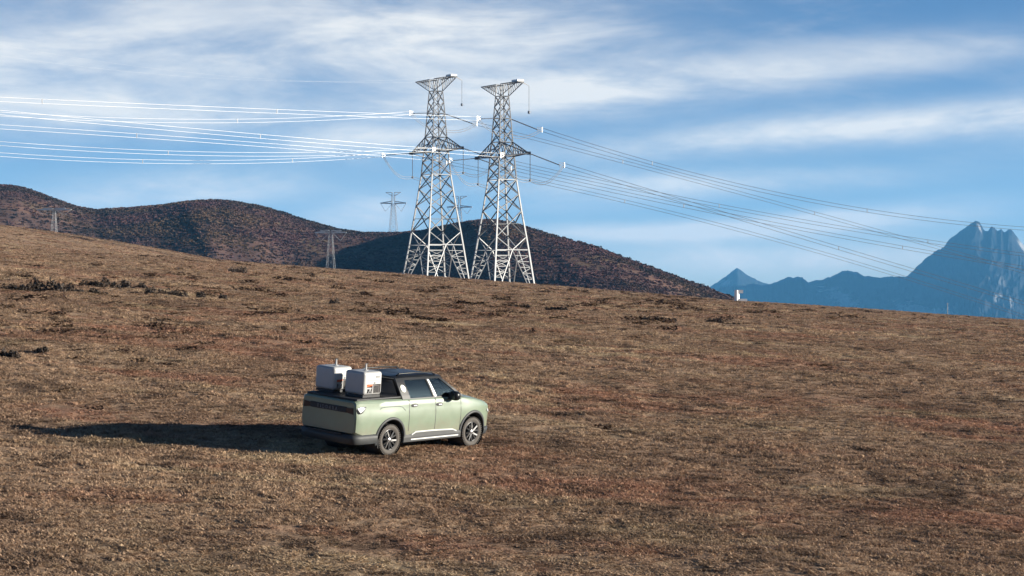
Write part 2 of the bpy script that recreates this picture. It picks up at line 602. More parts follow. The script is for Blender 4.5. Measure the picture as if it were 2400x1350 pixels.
def quick_mesh(name, v, f, mat_, smooth=False):
    """numpy verts + quads -> mesh datablock"""
    me = bpy.data.meshes.new(name)
    v = np.asarray(v, np.float32)
    f = np.asarray(f, np.int32)
    k = f.shape[1]
    me.vertices.add(len(v))
    me.vertices.foreach_set('co', v.ravel())
    me.loops.add(f.size)
    me.loops.foreach_set('vertex_index', f.ravel())
    me.polygons.add(len(f))
    me.polygons.foreach_set('loop_start', np.arange(0, f.size, k, dtype=np.int32))
    me.polygons.foreach_set('loop_total', np.full(len(f), k, np.int32))
    if smooth:
        me.polygons.foreach_set('use_smooth', np.ones(len(f), bool))
    me.materials.append(mat_)
    me.update(calc_edges=True)
    return me


def scatter(name, pts, scl, rot, protos, label, cat):
    """one 'stuff' object: copies of a few prototype clumps on points (geometry nodes)"""
    pc = bpy.data.collections.new(name + '_kinds')
    for p in protos:
        pc.objects.link(bpy.data.objects.new(name + '_kind', p))
    me = bpy.data.meshes.new(name)
    n = len(pts)
    me.vertices.add(n)
    me.vertices.foreach_set('co', np.asarray(pts, np.float32).ravel())
    for an, ty, key, arr in (('scl', 'FLOAT_VECTOR', 'vector', np.asarray(scl, np.float32)), ('rot', 'FLOAT_VECTOR', 'vector', np.asarray(rot, np.float32)),
                             ('pick', 'INT', 'value', rng.integers(0, len(protos), n).astype(np.int32))):
        a = me.attributes.new(an, ty, 'POINT')
        a.data.foreach_set(key, arr.ravel())
    me.update()
    o = link(name, me)
    ng = bpy.data.node_groups.new(name, 'GeometryNodeTree')
    ng.interface.new_socket('Geometry', in_out='INPUT', socket_type='NodeSocketGeometry')
    ng.interface.new_socket('Geometry', in_out='OUTPUT', socket_type='NodeSocketGeometry')
    N, Lk = ng.nodes, ng.links
    gi, go = N.new('NodeGroupInput'), N.new('NodeGroupOutput')
    ip = N.new('GeometryNodeInstanceOnPoints')
    ci = N.new('GeometryNodeCollectionInfo')
    ci.inputs['Collection'].default_value = pc
    ci.inputs['Separate Children'].default_value = True
    ci.inputs['Reset Children'].default_value = True

    def na(nm, ty):
        q = N.new('GeometryNodeInputNamedAttribute')
        q.data_type = ty
        q.inputs['Name'].default_value = nm
        return q.outputs[0]
    Lk.new(gi.outputs[0], ip.inputs['Points'])
    Lk.new(ci.outputs[0], ip.inputs['Instance'])
    ip.inputs['Pick Instance'].default_value = True
    Lk.new(na('pick', 'INT'), ip.inputs['Instance Index'])
    Lk.new(na('rot', 'FLOAT_VECTOR'), ip.inputs['Rotation'])
    Lk.new(na('scl', 'FLOAT_VECTOR'), ip.inputs['Scale'])
    Lk.new(ip.outputs[0], go.inputs[0])
    md = o.modifiers.new('scatter', 'NODES')
    md.node_group = ng
    tag(o, label, cat, kind='stuff')
    return o


def tuft_mesh(seed, blades=34, rad=0.15, h=0.042, wd=0.012):
    r_ = np.random.default_rng(seed)
    V, Fq = [], []
    for b in range(blades):
        a, rr = r_.random() * 2 * math.pi, rad * math.sqrt(r_.random())
        base = np.array([rr * math.cos(a), rr * math.sin(a), -0.01])
        la = r_.random() * 2 * math.pi
        lean = np.array([math.cos(la), math.sin(la), 0]) * (0.6 + 2.0 * r_.random())
        hh = h * (0.45 + 0.75 * r_.random())
        side = np.array([-math.sin(la + r_.normal() * .6), math.cos(la + r_.normal() * .6), 0]) * wd * (0.6 + 0.8 * r_.random())
        mid = base + np.array([0, 0, hh * 0.6]) + lean * hh * 0.35
        tip = base + np.array([0, 0, hh]) + lean * hh * 1.0
        k = len(V)
        V += [base - side, base + side, mid + side * 0.8, mid - side * 0.8, tip + side * .25, tip - side * .25]
        Fq += [(k, k + 1, k + 2, k + 3), (k + 3, k + 2, k + 4, k + 5)]
    return quick_mesh('grass_tuft', V, Fq, M['grass'])


def clump_mesh(seed, mat_, n=90, rad=0.5, h=0.35, leaf=0.09, name='leaf_clump'):
    """dome of small leaf-sized faces"""
    r_ = np.random.default_rng(seed)
    V, Fq = [], []
    lob = [(r_.normal() * .45 * rad, r_.normal() * .45 * rad, .55 + .5 * r_.random()) for _ in range(4)]
    for b in range(n):
        lx, ly, ls = lob[b % 4]
        d = r_.normal(size=3)
        d /= np.linalg.norm(d)
        d[2] = abs(d[2])
        q = ls * (0.55 + 0.45 * r_.random() ** .5)
        p = np.array([lx + d[0] * rad * .65 * q, ly + d[1] * rad * .65 * q, d[2] * h * q])
        u = r_.normal(size=3)
        u /= np.linalg.norm(u)
        v = np.cross(u, r_.normal(size=3))
        v /= np.linalg.norm(v)
        s = leaf * (.5 + .9 * r_.random())
        k = len(V)
        V += [p - u * s, p + v * s * .5, p + u * s, p - v * s * .5]
        Fq.append((k, k + 1, k + 2, k + 3))
    return quick_mesh(name, V, Fq, mat_)


def truck_local(X, Y):
    dx, dy = X - TR['X'], Y - TR['Y']
    c, s = math.cos(TR['yaw']), math.sin(TR['yaw'])
    return dx * c + dy * s, -dx * s + dy * c


def sow(y0, y1, dens, umax=0.34, ymin_pow=1):
    area = umax * (y1 * y1 - y0 * y0)
    n = int(area * dens)
    Yp = np.sqrt(y0 * y0 + (y1 * y1 - y0 * y0) * rng.random(n))
    Xp = (rng.random(n) * 2 - 1) * umax * Yp
    return Xp, Yp


# dry grass over the whole slope
Xs, Ys, Ss = [], [], []
for y0, y1, dn, sc_ in ((29, 48, 52, 1.0), (48, 75, 34, 1.1), (75, 120, 14, 1.35), (120, 200, 5, 1.8), (200, 330, 1.6, 2.4), (330, 530, 0.6, 3.0)):
    x_, y_ = sow(y0, y1, dn)
    Xs.append(x_)
    Ys.append(y_)
    Ss.append(np.full(len(x_), sc_))
Xs, Ys, Ss = map(np.concatenate, (Xs, Ys, Ss))
# thinner where the turf is worn
keep = rng.random(len(Xs)) < 0.80 + 0.9 * VN(Xs / 2.3, Ys / 2.9, 3) + 0.6 * VN2(Xs / 0.7, Ys / 0.9, 1)
lx, ly = truck_local(Xs, Ys)
wheel = (np.minimum(abs(lx - 1.56), abs(lx + 1.56)) < 0.16) & (abs(abs(ly) - 0.8) < 0.14)
keep &= ~wheel
Xs, Ys, Ss = Xs[keep], Ys[keep], Ss[keep]
Zs = gz(Xs, Ys)
sv = Ss * (0.65 + 0.7 * rng.random(len(Xs)))
hv = sv * (0.75 + 0.9 * np.clip(VN2(Xs / 5.0, Ys / 5.0, 2) + 0.3, 0, 1))
scatter('dry_grass', np.stack([Xs, Ys, Zs], 1), np.stack([sv, sv, hv], 1),
        np.stack([np.zeros(len(Xs)), np.zeros(len(Xs)), rng.random(len(Xs)) * 6.283], 1),
        [tuft_mesh(k) for k in range(7)], 'short dry grass and herbs covering the open slope', 'grass')

# low dark cushion plants, thicker in the broken ground on the left
x_, y_ = sow(30, 460, 0.9, 0.33)
u_ = x_ / y_
py_ = HORIZON - F * (gz(x_, y_, False) - CZ) / y_
px_ = 1200 + F * u_
dens = 0.012 + 1.0 * np.exp(-((px_ - 330) / 480) ** 2) * np.exp(-((py_ - 765) / 75) ** 2) + 0.25 * np.exp(-((px_ - 1250) / 500) ** 2 - ((py_ - 735) / 35) ** 2)
keep = rng.random(len(x_)) < dens * np.clip(0.8 + 1.5 * VN(x_ / 6.0, y_ / 12.0, 3), 0, 2)
lx, ly = truck_local(x_, y_)
keep &= ~((abs(lx) < 4.0) & (abs(ly) < 2.2))
x_, y_ = x_[keep], y_[keep]
n_ = len(x_)
sv = (0.10 + 0.28 * rng.random(n_) ** 3) * np.clip(0.6 + y_ / 150, .6, 1.8)
scatter('cushion_plants', np.stack([x_, y_, gz(x_, y_) - 0.03], 1), np.stack([sv * (1.2 + 1.4 * rng.random(n_)), sv, sv * (0.45 + .35 * rng.random(n_))], 1),
        np.stack([np.zeros(n_), np.zeros(n_), rng.normal(size=n_) * .5], 1),
        [clump_mesh(40 + k, M['hummock'], 110, 1.0, 1.0, 0.17) for k in range(5)], 'low dark cushion plants and hummocks dotting the slope', 'plants')

# ---------------------------------------------------------------- dark hills behind the crest
RIDGE = [(-900, 520), (-600, 470), (-300, 455), (-120, 436), (0, 437), (40, 440), (75, 451), (130, 471), (175, 486), (225, 494), (300, 489), (380, 483), (440, 475), (500, 471), (550, 475),
         (610, 486), (660, 500), (720, 520), (790, 539), (850, 547), (940, 547), (1000, 541), (1060, 528), (1120, 518), (1160, 517), (1210, 527), (1280, 547),
         (1350, 566), (1420, 588), (1500, 617), (1580, 645), (1650, 670), (1700, 689), (1750, 708), (1830, 750), (2000, 830), (2300, 900)]
rx = np.array([p[0] for p in RIDGE], float)
ry = np.array([p[1] for p in RIDGE], float)


def hill_pt(px, t):
    """px: bearing, t: 0 at the near foot, 1 at the ridge, up to 1.6 behind it"""
    px, t = np.asarray(px, float), np.asarray(t, float)
    Rr = 1750 - 250 * sstep(px, 900, 1500) + 60 * VN(px / 300.0, px * 0, 2)
    dist = Rr - 620 * (1 - np.minimum(t, 1)) + 500 * np.maximum(t - 1, 0)
    zr = (HORIZON - np.interp(px, rx, ry)) / F * Rr
    prof = np.where(t <= 1, np.sin(np.clip(t, 0, 1) * math.pi / 2) ** 1.15, 1 - 1.1 * (t - 1) ** 1.3)
    X = (px - 1200) / F * dist
    z = -70 + (zr + 70) * prof
    # spurs and gullies run down the slope
    gul = VN2(px / 150.0 + t * 1.1 + 0.8 * VN(t * 2.5, px / 200.0, 2), t * 1.3, 3)
    z = z + gul * 8 * np.clip(1 - t, 0, 1) ** 0.8 * np.clip(t * 4, 0, 1) + 2.0 * VN(X / 40, dist / 40, 3) * np.clip(1.05 - t, 0.05, 1)
    return X, dist, z + CZ


pxs = np.linspace(-880, 2250, 520)
ts = np.concatenate([np.linspace(0, 1, 90), np.linspace(1.03, 1.6, 14)])
PX, TT = np.meshgrid(pxs, ts)
hx, hy, hz = hill_pt(PX, TT)
nr_, nc = hx.shape
i = np.arange((nr_ - 1) * nc).reshape(nr_ - 1, nc)[:, :-1].ravel()
q = np.stack([i, i + 1, i + nc + 1, i + nc], 1)
hill = link('hill', quick_mesh('hill', np.stack([hx, hy, hz], -1).reshape(-1, 3), q, M['hill'], True))
tag(hill, 'dark shrub-covered hills with three rounded summits behind the crest', 'hill', kind='structure')
n_ = 80000
ppx, ptt = rng.random(n_) * 2500 - 520, rng.random(n_) ** 0.8
sx, sy, sz = hill_pt(ppx, ptt)
grp = VN(sx / 70.0, sy / 120.0, 3)
rim = sstep(ptt, 0.86, 0.98) * sstep(ppx, 1180, 1300)
keep = (rng.random(n_) < 0.85 + 1.2 * grp) & (rng.random(n_) > rim * 0.9)
sx, sy, sz = sx[keep], sy[keep], sz[keep]
n_ = len(sx)
sv = 0.8 + 1.6 * rng.random(n_) ** 2 + 0.8 * np.clip(grp[keep], 0, 1)
scatter('hillside_shrubs', np.stack([sx, sy, sz - 0.3], 1), np.stack([sv * 1.25, sv, sv * 0.75], 1),
        np.stack([np.zeros(n_), np.zeros(n_), rng.random(n_) * 6.28], 1),
        [clump_mesh(70 + k, M['hill_shrub'], 46, 1.0, 1.0, 0.36) for k in range(5)], 'dark purple and green shrubs matting the far hills', 'shrubs')

# ---------------------------------------------------------------- far blue mountains
def mountain(name, prof, D, depth, matl, label, seed, rough):
    vn = VNoise(seed)
    ax = np.array([p[0] for p in prof], float)
    ay = np.array([p[1] for p in prof], float)
    pxs = np.linspace(ax[0], ax[-1], 900)
    ts = np.concatenate([np.linspace(0, 1, 110), np.linspace(1.05, 2, 14)])
    PX, T_ = np.meshgrid(pxs, ts)
    zr = (HORIZON - np.interp(PX, ax, ay)) / F * D
    ker = np.exp(-(np.arange(-120, 121) / 48.0) ** 2)
    sm = np.convolve(np.pad(np.interp(pxs, ax, ay), 120, 'edge'), ker / ker.sum(), 'valid')
    zs_ = (HORIZON - np.interp(PX, pxs, sm)) / F * D
    wgt = np.where(T_ <= 1, sstep(T_, .62, 1.0), 1.0)
    zr = zs_ * (1 - wgt) + zr * wgt
    base = -0.045 * D
    hgt = zr - base
    jag = vn(PX / 18.0, PX * 0 + 3, 5, .65) * rough * D / F
    dist = D - depth * (1 - np.minimum(T_, 1)) + depth * np.maximum(T_ - 1, 0)
    prof_ = np.where(T_ <= 1, T_ ** 0.85, 1 - (T_ - 1))
    X = (PX - 1200) / F * dist
    wx = 1.5 * vn(T_ * 5, PX / 70, 3)
    rid = 0.6 * np.abs(vn(PX / 75.0 + wx + T_ * 1.6, T_ * 3.0 + wx, 5, .6)) + 0.33 * np.abs(vn(PX / 30.0 - T_ * 3.0 + wx, T_ * 7.0, 5, .65))
    z = base + hgt * prof_ + jag * np.clip(prof_, 0, 1) + (0.18 - rid) * 0.5 * hgt * np.clip(1 - T_, 0, 1) * np.clip(T_ * 3, 0, 1)
    nr, nc_ = X.shape
    i = np.arange((nr - 1) * nc_).reshape(nr - 1, nc_)[:, :-1].ravel()
    q = np.stack([i, i + 1, i + nc_ + 1, i + nc_], 1)
    o = link(name, quick_mesh(name, np.stack([X, dist, z + CZ], -1).reshape(-1, 3), q, matl, False))
    tag(o, label, 'mountain', kind='structure')


D1, D2 = 14000.0, 16800.0


def pt(px, py, D, rad_px, squash, amt):
    p = at(px, py, D)
    return (p.x, p.y, p.z, rad_px / F * D, squash, amt)


P1 = [(1640, 700), (1690, 676), (1740, 668), (1800, 666), (1815, 663), (1845, 652), (1880, 650), (1895, 660), (1945, 652), (1975, 636), (1995, 634), (2020, 645), (2050, 652),
      (2090, 647), (2122, 651), (2140, 635), (2175, 600), (2190, 590), (2205, 584), (2225, 560), (2250, 540), (2275, 524), (2287, 520), (2297, 522), (2306, 538), (2316, 541), (2323, 533), (2330, 534), (2338, 541), (2346, 537), (2354, 544), (2364, 539), (2371, 538), (2379, 549), (2392, 568), (2430, 600), (2500, 640), (2560, 610), (2640, 640), (2760, 700), (2950, 760)]
P2 = [(1560, 720), (1640, 690), (1675, 664), (1700, 650), (1715, 636), (1727, 629), (1737, 634), (1755, 647), (1775, 657), (1800, 664), (1900, 690), (2100, 690), (2300, 640), (2385, 566), (2400, 578),
      (2440, 560), (2520, 600), (2700, 680), (2900, 740)]
mm1 = rock_mat('mountain_rock', (0.024, 0.027, 0.032), (0.46, 0.45, 0.44),
               [pt(1985, 702, 12750, 34, .9, .6), pt(2130, 730, 12480, 46, 1.8, .6), pt(2365, 706, 11870, 32, 1.8, .3), pt(2235, 742, 11680, 24, 1.2, .55), pt(2388, 580, D1, 20, .6, .6), pt(2284, 534, D1, 9, .6, .6), pt(2330, 655, 12500, 26, 1.5, .15)])
mm2 = rock_mat('far_mountain_rock', (0.03, 0.034, 0.04), (0.5, 0.48, 0.46), [pt(1697, 664, D2, 14, 1.6, .7), pt(2395, 575, D2, 16, .7, .6)])
mountain('mountain', P1, D1, 3800, mm1, 'blue hazy mountain range with a jagged rocky peak at the right', 21, 4.0)
mountain('far_mountain', P2, D2, 3500, mm2, 'paler distant pyramid peak behind the white post', 22, 3.0)

# ---------------------------------------------------------------- haze
hb = MB().box((-14000, -900, -900), (16000, 20600, 760)).build('haze', None)
hm = bpy.data.materials.new('haze_air')
hm.use_nodes = True
t = NT(hm.node_tree)
pv = t.n('ShaderNodeVolumePrincipled')
pv.inputs['Color'].default_value = (0.15, 0.52, 1.0, 1)
pv.inputs['Density'].default_value = 3.9e-5
pv.inputs['Anisotropy'].default_value = 0.0
t.n('ShaderNodeOutputMaterial', None, Volume=pv.outputs[0])
hb.data.materials.append(hm)
tag(hb, 'thin blue haze between the slope and the far mountains', 'haze', kind='stuff')

# ---------------------------------------------------------------- transmission towers
AX = Vector((0.53, -0.848, 0))      # direction of the cross-arms (towards camera, right)
LX = Vector((0.848, 0.53, 0))       # across the arms
DL = Vector((-0.71, -0.704, 0)).normalized()   # line leaving to the left
DR = Vector((0.97, 0.245, 0)).normalized()     # line leaving to the right
ZL = [0, 12.1, 18.9, 27.0, 33.1, 36.8, 43.0, 48.8, 51.9]
SL = [12.5, 9.4, 7.55, 5.6, 4.7, 4.14, 3.36, 2.56, 2.45]


def corner(i, z, kw=1.0):
    s = float(np.interp(z, ZL, SL)) / 2 * kw
    sx_, sy_ = ((1, 1), (-1, 1), (-1, -1), (1, -1))[i]
    return LX * (s * sx_) + AX * (s * sy_) + Vector((0, 0, z))


def string_mesh(a, b, r=0.13):
    """insulator string: ribbed rod"""
    n = 26
    pts = [a.lerp(b, k / n) for k in range(n + 1)]
    return MB().tube(pts, [r if k % 2 else r * 0.55 for k in range(n + 1)], 6)


def big_tower(loc, kw, kh, feet, label):
    T = empty('transmission_tower', loc)
    tag(T, label, 'pylon', 'tall lattice towers on the crest')
    S = lambda v: Vector((v.x, v.y, v.z * kh))
    C = lambda i, z: S(corner(i, z, kw))
    P = lambda l, a, z: S(LX * (l * kw) + AX * (a * kw) + Vector((0, 0, z)))
    st = M['steel']
    foot = []
    for i in range(4):
        c0 = C(i, 0)
        f = Vector((c0.x, c0.y, float(gz(loc[0] + c0.x, loc[1] + c0.y)) - loc[2] - 0.25))
        foot.append(f)
        zs = [8.7, 12.1, 18.9, 27, 33.1, 36.8, 43, 48.8]
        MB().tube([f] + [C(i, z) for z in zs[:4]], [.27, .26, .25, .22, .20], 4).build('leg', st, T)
        MB().tube([C(i, z) for z in zs[3:]], [.19, .18, .17, .15, .13], 4).build('upper_leg', M['steel_shade'], T)  # upper legs split off to take the shade-coloured steel
        MB().beam(f + Vector((0, 0, -.6)), f + Vector((0, 0, .35)), 0.6, 0.5, 8).build('footing', M['whitepost'], T)
    for i in range(4):
        j = (i + 1) % 4
        # feet: inverted V with rungs
        ap = (C(i, 8.7) + C(j, 8.7)) / 2
        mb = MB()
        mb.beam(C(i, 12.1), ap, .13).beam(C(j, 12.1), ap, .13)
        mb.build('knee_brace', st, T)
        MB().beam(C(i, 8.7), C(j, 8.7), .14).build('horizontal_tie', st, T)
        for p, q in ((i, j), (j, i)):
            mb = MB()
            low = foot[p].lerp(foot[q], 0.17)
            low.z = lerp(foot[p].z, foot[q].z, .17) + .1
            mb.beam(ap, low, .15)
            prev = None
            for k in range(1, 6):
                tt = k / 6
                a_ = C(p, 8.7).lerp(foot[p], tt)
                b_ = ap.lerp(low, tt)
                mb.beam(a_, b_, .075)
                if prev is not None:
                    mb.beam(prev[k % 2], (b_, a_)[k % 2], .065)
                prev = (a_, b_)
            mb.build('leg_lattice', st, T)
        for z0, z1, r_ in ((12.1, 18.9, .14), (18.9, 23.2, .13), (23.2, 27.0, .13), (27.0, 30.2, .12), (30.2, 33.1, .12), (33.1, 36.8, .12),
                           (36.8, 40.0, .11), (40.0, 43.0, .11), (43.0, 46.0, .10), (46.0, 48.8, .10)):
            mb = MB()
            mb.beam(C(i, z0), C(j, z1), r_ * 1.1).beam(C(j, z0), C(i, z1), r_ * 1.1)
            if z1 - z0 > 6:
                m0, m1 = (C(i, z0) + C(i, z1)) / 2, (C(j, z0) + C(j, z1)) / 2
                x0 = (C(i, z0) + C(j, z1)) / 2
                mb.beam(m0, x0, .07).beam(m1, x0, .07)
            mb.build('cross_brace', M['steel_shade'], T)
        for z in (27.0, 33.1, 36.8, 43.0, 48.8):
            MB().beam(C(i, z), C(j, z), .11).build('horizontal_tie', st if z < 30 else M['steel_shade'], T)
    # lower arms: flat bottom, sloping top
    tips = {}
    for sgn in (1, -1):
        tip = P(0, 13.3 * sgn, 33.3)
        tips[sgn] = tip
        ij = (0, 1) if sgn > 0 else (2, 3)
        mb = MB()
        for i in ij:
            mb.beam(C(i, 33.1), tip, .19).beam(C(i, 36.8), tip, .15)
            pv_ = C(i, 36.8)
            for k in range(1, 6):
                lo_, hi_ = C(i, 33.1).lerp(tip, k / 6), C(i, 36.8).lerp(tip, k / 6)
                mb.beam(lo_, hi_, .08).beam(lo_, pv_, .08)
                pv_ = hi_
        for k in range(0, 6):
            a_, b_ = C(ij[0], 33.1).lerp(tip, k / 6), C(ij[1], 33.1).lerp(tip, k / 6)
            a2, b2 = C(ij[0], 33.1).lerp(tip, (k + 1) / 6), C(ij[1], 33.1).lerp(tip, (k + 1) / 6)
            mb.beam(a_, b_, .07).beam(a_, b2, .06)
        mb.box(tip - Vector((.5, .5, .35)), tip + Vector((.5, .5, .35)))
        mb.build('lower_crossarm', M['steel_shade'], T)
    # top arms: flat top, bottom chord rising outwards
    for sgn in (1, -1):
        ij = (0, 1) if sgn > 0 else (2, 3)
        tip = P(0, 9.3 * sgn, 51.9)
        tl, tr_ = tip - LX * .9, tip + LX * .9
        mb = MB()
        for i, tq in ((ij[0], tr_ if sgn > 0 else tl), (ij[1], tl if sgn > 0 else tr_)):
            top = C(i, 51.9)
            mb.beam(C(i, 48.8), top, .14).beam(top, tq, .13).beam(C(i, 48.8), tq, .10)
            pv_ = C(i, 48.8)
            for k in range(1, 7):
                lo_, hi_ = C(i, 48.8).lerp(tq, k / 7), top.lerp(tq, k / 7)
                mb.beam(lo_, hi_, .055).beam(hi_, pv_, .055)
                pv_ = lo_
        mb.beam(C(ij[0], 51.9), C(ij[1], 51.9), .1).beam(tl, tr_, .12)
        for k in range(1, 7):
            a_, b_ = C(ij[0], 51.9).lerp(tr_ if sgn > 0 else tl, k / 7), C(ij[1], 51.9).lerp(tl if sgn > 0 else tr_, k / 7)
            mb.beam(a_, b_, .06)
        mb.build('top_crossarm', M['steel_shade'], T)
        tips['t%d' % sgn] = tip
    # plates at the near end of the top arm, outrigger with a hanging weight
    tip = tips['t1']
    MB().add([tip - LX * .9 - AX * 2.6 + Vector((0, 0, .12)), tip + LX * .9 - AX * 2.6 + Vector((0, 0, .12)), tip + LX * .9 + Vector((0, 0, .12)), tip - LX * .9 + Vector((0, 0, .12)),
              tip - LX * .9 - AX * 2.6 + Vector((0, 0, .55)), tip + LX * .9 - AX * 2.6 + Vector((0, 0, .55)), tip + LX * .9 + Vector((0, 0, .55)), tip - LX * .9 + Vector((0, 0, .55))],
             [(0, 3, 2, 1), (4, 5, 6, 7), (0, 1, 5, 4), (1, 2, 6, 5), (2, 3, 7, 6), (3, 0, 4, 7)]).build('end_plate', M['fitting'], T)
    o_ = tip + LX * 2.0 + Vector((.3, 0, -.9))
    MB().beam(tip, o_, .08).beam(tip + LX * .9 - Vector((0, 0, .2)), o_, .06).build('outrigger', st, T)
    hw = MB().tube([o_, o_ - Vector((0, 0, 6.0))], .055, 5).build('hanging_rod', M['insul'], T)
    MB().lathe([(0.0, -.4), (.3, -.25), (.3, .25), (0.0, .4)], 10, 'z', tuple(o_ - Vector((0, 0, 6.3)))).build('weight', M['insul'], hw)
    # tension strings and jumpers
    clamps = {}
    specs = {'near': (tips[1], 9.0, .9, 8.4, 2.7), 'far': (tips[-1], 9.0, .9, 8.4, 2.4), 'mid': (None, 6.2, .5, 7.6, 2.5)}
    for key, (tp, ll, dl_, lr, dr_) in specs.items():
        aL = tp if tp is not None else P(-2.0, .8, 43.0)
        aR = tp if tp is not None else P(2.0, .8, 43.0)
        for side, a_, D_, ln, dp in (('L', aL, DL, ll, dl_), ('R', aR, DR, lr, dr_)):
            b_ = a_ + D_ * ln * kw - Vector((0, 0, dp))
            so = MB()
            for off in (-.22, .22):
                ov = D_.cross(Vector((0, 0, 1))) * off
                m_ = string_mesh(a_ + ov, b_ + ov, .12)
                so.add(m_.v, m_.f)
            so = so.build('insulator_string', M['insul'], T)
            cl_ = MB()
            e_ = b_ + D_ * 1.2
            for dz in (-.45, .45):
                cl_.beam(b_, e_ + Vector((0, 0, dz)), .07)
            cl_.tube([b_ + Vector((0, 0, .55)) + D_ * .01, b_ + D_ * 1.1 + Vector((0, 0, .55)), b_ + D_ * 1.25, b_ + D_ * 1.1 - Vector((0, 0, .55)), b_ - Vector((0, 0, .55)), b_ + Vector((0, 0, .55))], .05, 5)
            cl_.beam(e_ + Vector((0, 0, -.6)), e_ + Vector((0, 0, .6)), .12)
            cl_.build('line_clamp', M['fitting'], so)
            clamps[key + side] = e_
        if tp is not None:
            bot = tp - Vector((0, 0, 6.4)) + LX * .4
            vs_ = string_mesh(tp - Vector((0, 0, .3)) + LX * .4, bot, .10).build('jumper_string', M['insul'], T)
            MB().lathe([(0.0, -.3), (.28, -.2), (.28, .2), (0.0, .3)], 10, 'z', tuple(bot)).build('weight', M['insul'], vs_)
        else:
            bot = tips[1] * 0 + P(0, 3.2, 38.5)
        cL, cR = clamps[key + 'L'], clamps[key + 'R']
        mb = MB()
        for dz in (-.28, .28):
            pts = []
            for a_, b_ in ((cL, bot), (bot, cR)):
                for k in range(0, 13):
                    s_ = k / 12
                    p = a_.lerp(b_, s_)
                    p = p - Vector((0, 0, 2.3 * math.sin(math.pi * s_) * (1 if key != 'mid' else .5)))
                    pts.append(p + Vector((0, 0, dz)))
            mb.tube(pts, .055, 5)
        mb.build('jumper_cable', M['alu'], T)
    world_ = Vector(loc)
    return {k: v + world_ for k, v in clamps.items()}, {k: v + world_ for k, v in tips.items()}


def ground_point(px, Y):
    X = (px - 1200) / F * Y
    return (X, Y, float(gz(X, Y)))


b1 = at(1022, 652, 520)
b2 = at(1177, 664, 480)
c1, t1 = big_tower((b1.x, b1.y, b1.z), 1.0, 1.0, None, 'taller steel lattice pylon, the left one of the pair on the crest')
c2, t2 = big_tower((b2.x, b2.y, b2.z), 0.895, 0.923, None, 'shorter steel lattice pylon, the right one of the pair on the crest')


def wire(name, start, D_, pts, tmax, r_, twin, matl, label, cat='cable', group='power lines strung from the twin towers', spacers=()):
    ts_, zs_ = [], []
    for px, py in pts:
        k = (px - 1200) / F
        t_ = (k * start.y - start.x) / (D_.x - k * D_.y)
        ts_.append(t_)
        zs_.append(CZ + (HORIZON - py) / F * (start.y + D_.y * t_) - start.z)
    ts_, zs_ = np.array(ts_), np.array(zs_)
    Am = np.stack([ts_, ts_ ** 2], 1)
    co, *_ = np.linalg.lstsq(Am, zs_, rcond=None)
    f = lambda t_: start + D_ * t_ + Vector((0, 0, co[0] * t_ + co[1] * t_ * t_))
    path = [f(tmax * k / 60) for k in range(61)]
    if not twin:
        o = MB().tube(path, r_, 4).build(name, matl, None, True)
        return tag(o, label, cat, group)
    T = empty(name, start)
    tag(T, label, cat, group)
    for dz in (-.42, .42):
        MB().tube([p - start + Vector((0, 0, dz)) for p in path], r_, 5).build('conductor', matl, T, True)
    for s_ in spacers:
        p = f(s_) - start
        MB().beam(p - Vector((0, 0, .5)), p + Vector((0, 0, .5)), .075).build('spacer', M['insul'], T)
    return T


al, ad = M['alu'], M['alu_shade']
LW, RW = 0.034, 0.046
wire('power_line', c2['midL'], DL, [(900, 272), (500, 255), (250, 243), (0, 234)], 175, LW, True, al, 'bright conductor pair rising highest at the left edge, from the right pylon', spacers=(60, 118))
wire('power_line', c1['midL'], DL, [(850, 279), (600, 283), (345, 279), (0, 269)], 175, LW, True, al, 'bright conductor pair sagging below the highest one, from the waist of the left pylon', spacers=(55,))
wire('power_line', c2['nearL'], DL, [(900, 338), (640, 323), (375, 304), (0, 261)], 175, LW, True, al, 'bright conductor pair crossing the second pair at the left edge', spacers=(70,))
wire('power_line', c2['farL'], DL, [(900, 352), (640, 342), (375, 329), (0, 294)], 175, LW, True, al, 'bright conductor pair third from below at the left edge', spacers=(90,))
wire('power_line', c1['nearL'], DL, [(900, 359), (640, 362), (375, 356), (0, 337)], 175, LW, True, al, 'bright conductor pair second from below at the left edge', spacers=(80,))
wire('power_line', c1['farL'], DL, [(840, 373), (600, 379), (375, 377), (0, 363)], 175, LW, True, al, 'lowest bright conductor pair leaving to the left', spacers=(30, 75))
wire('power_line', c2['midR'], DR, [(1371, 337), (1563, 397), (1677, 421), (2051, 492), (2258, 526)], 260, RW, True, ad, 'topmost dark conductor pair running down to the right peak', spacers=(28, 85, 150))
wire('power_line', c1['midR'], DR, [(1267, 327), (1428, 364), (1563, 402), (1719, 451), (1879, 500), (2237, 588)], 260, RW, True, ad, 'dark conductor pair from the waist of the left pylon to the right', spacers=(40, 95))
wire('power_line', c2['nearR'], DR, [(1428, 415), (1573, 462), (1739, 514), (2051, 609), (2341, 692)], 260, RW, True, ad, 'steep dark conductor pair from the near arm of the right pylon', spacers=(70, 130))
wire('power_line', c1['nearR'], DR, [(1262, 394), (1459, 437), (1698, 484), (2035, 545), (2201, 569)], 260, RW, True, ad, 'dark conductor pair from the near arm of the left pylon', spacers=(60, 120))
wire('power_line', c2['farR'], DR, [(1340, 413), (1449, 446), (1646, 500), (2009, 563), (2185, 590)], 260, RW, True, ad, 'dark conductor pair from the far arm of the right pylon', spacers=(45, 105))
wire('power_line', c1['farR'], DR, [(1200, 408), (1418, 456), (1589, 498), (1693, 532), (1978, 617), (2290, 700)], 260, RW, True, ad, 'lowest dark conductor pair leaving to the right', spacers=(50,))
wire('earth_wire', t1['t-1'], DL, [(550, 182), (300, 150), (0, 106)], 175, 0.007, False, al, 'upper of two faint thin earth wires at the top left')
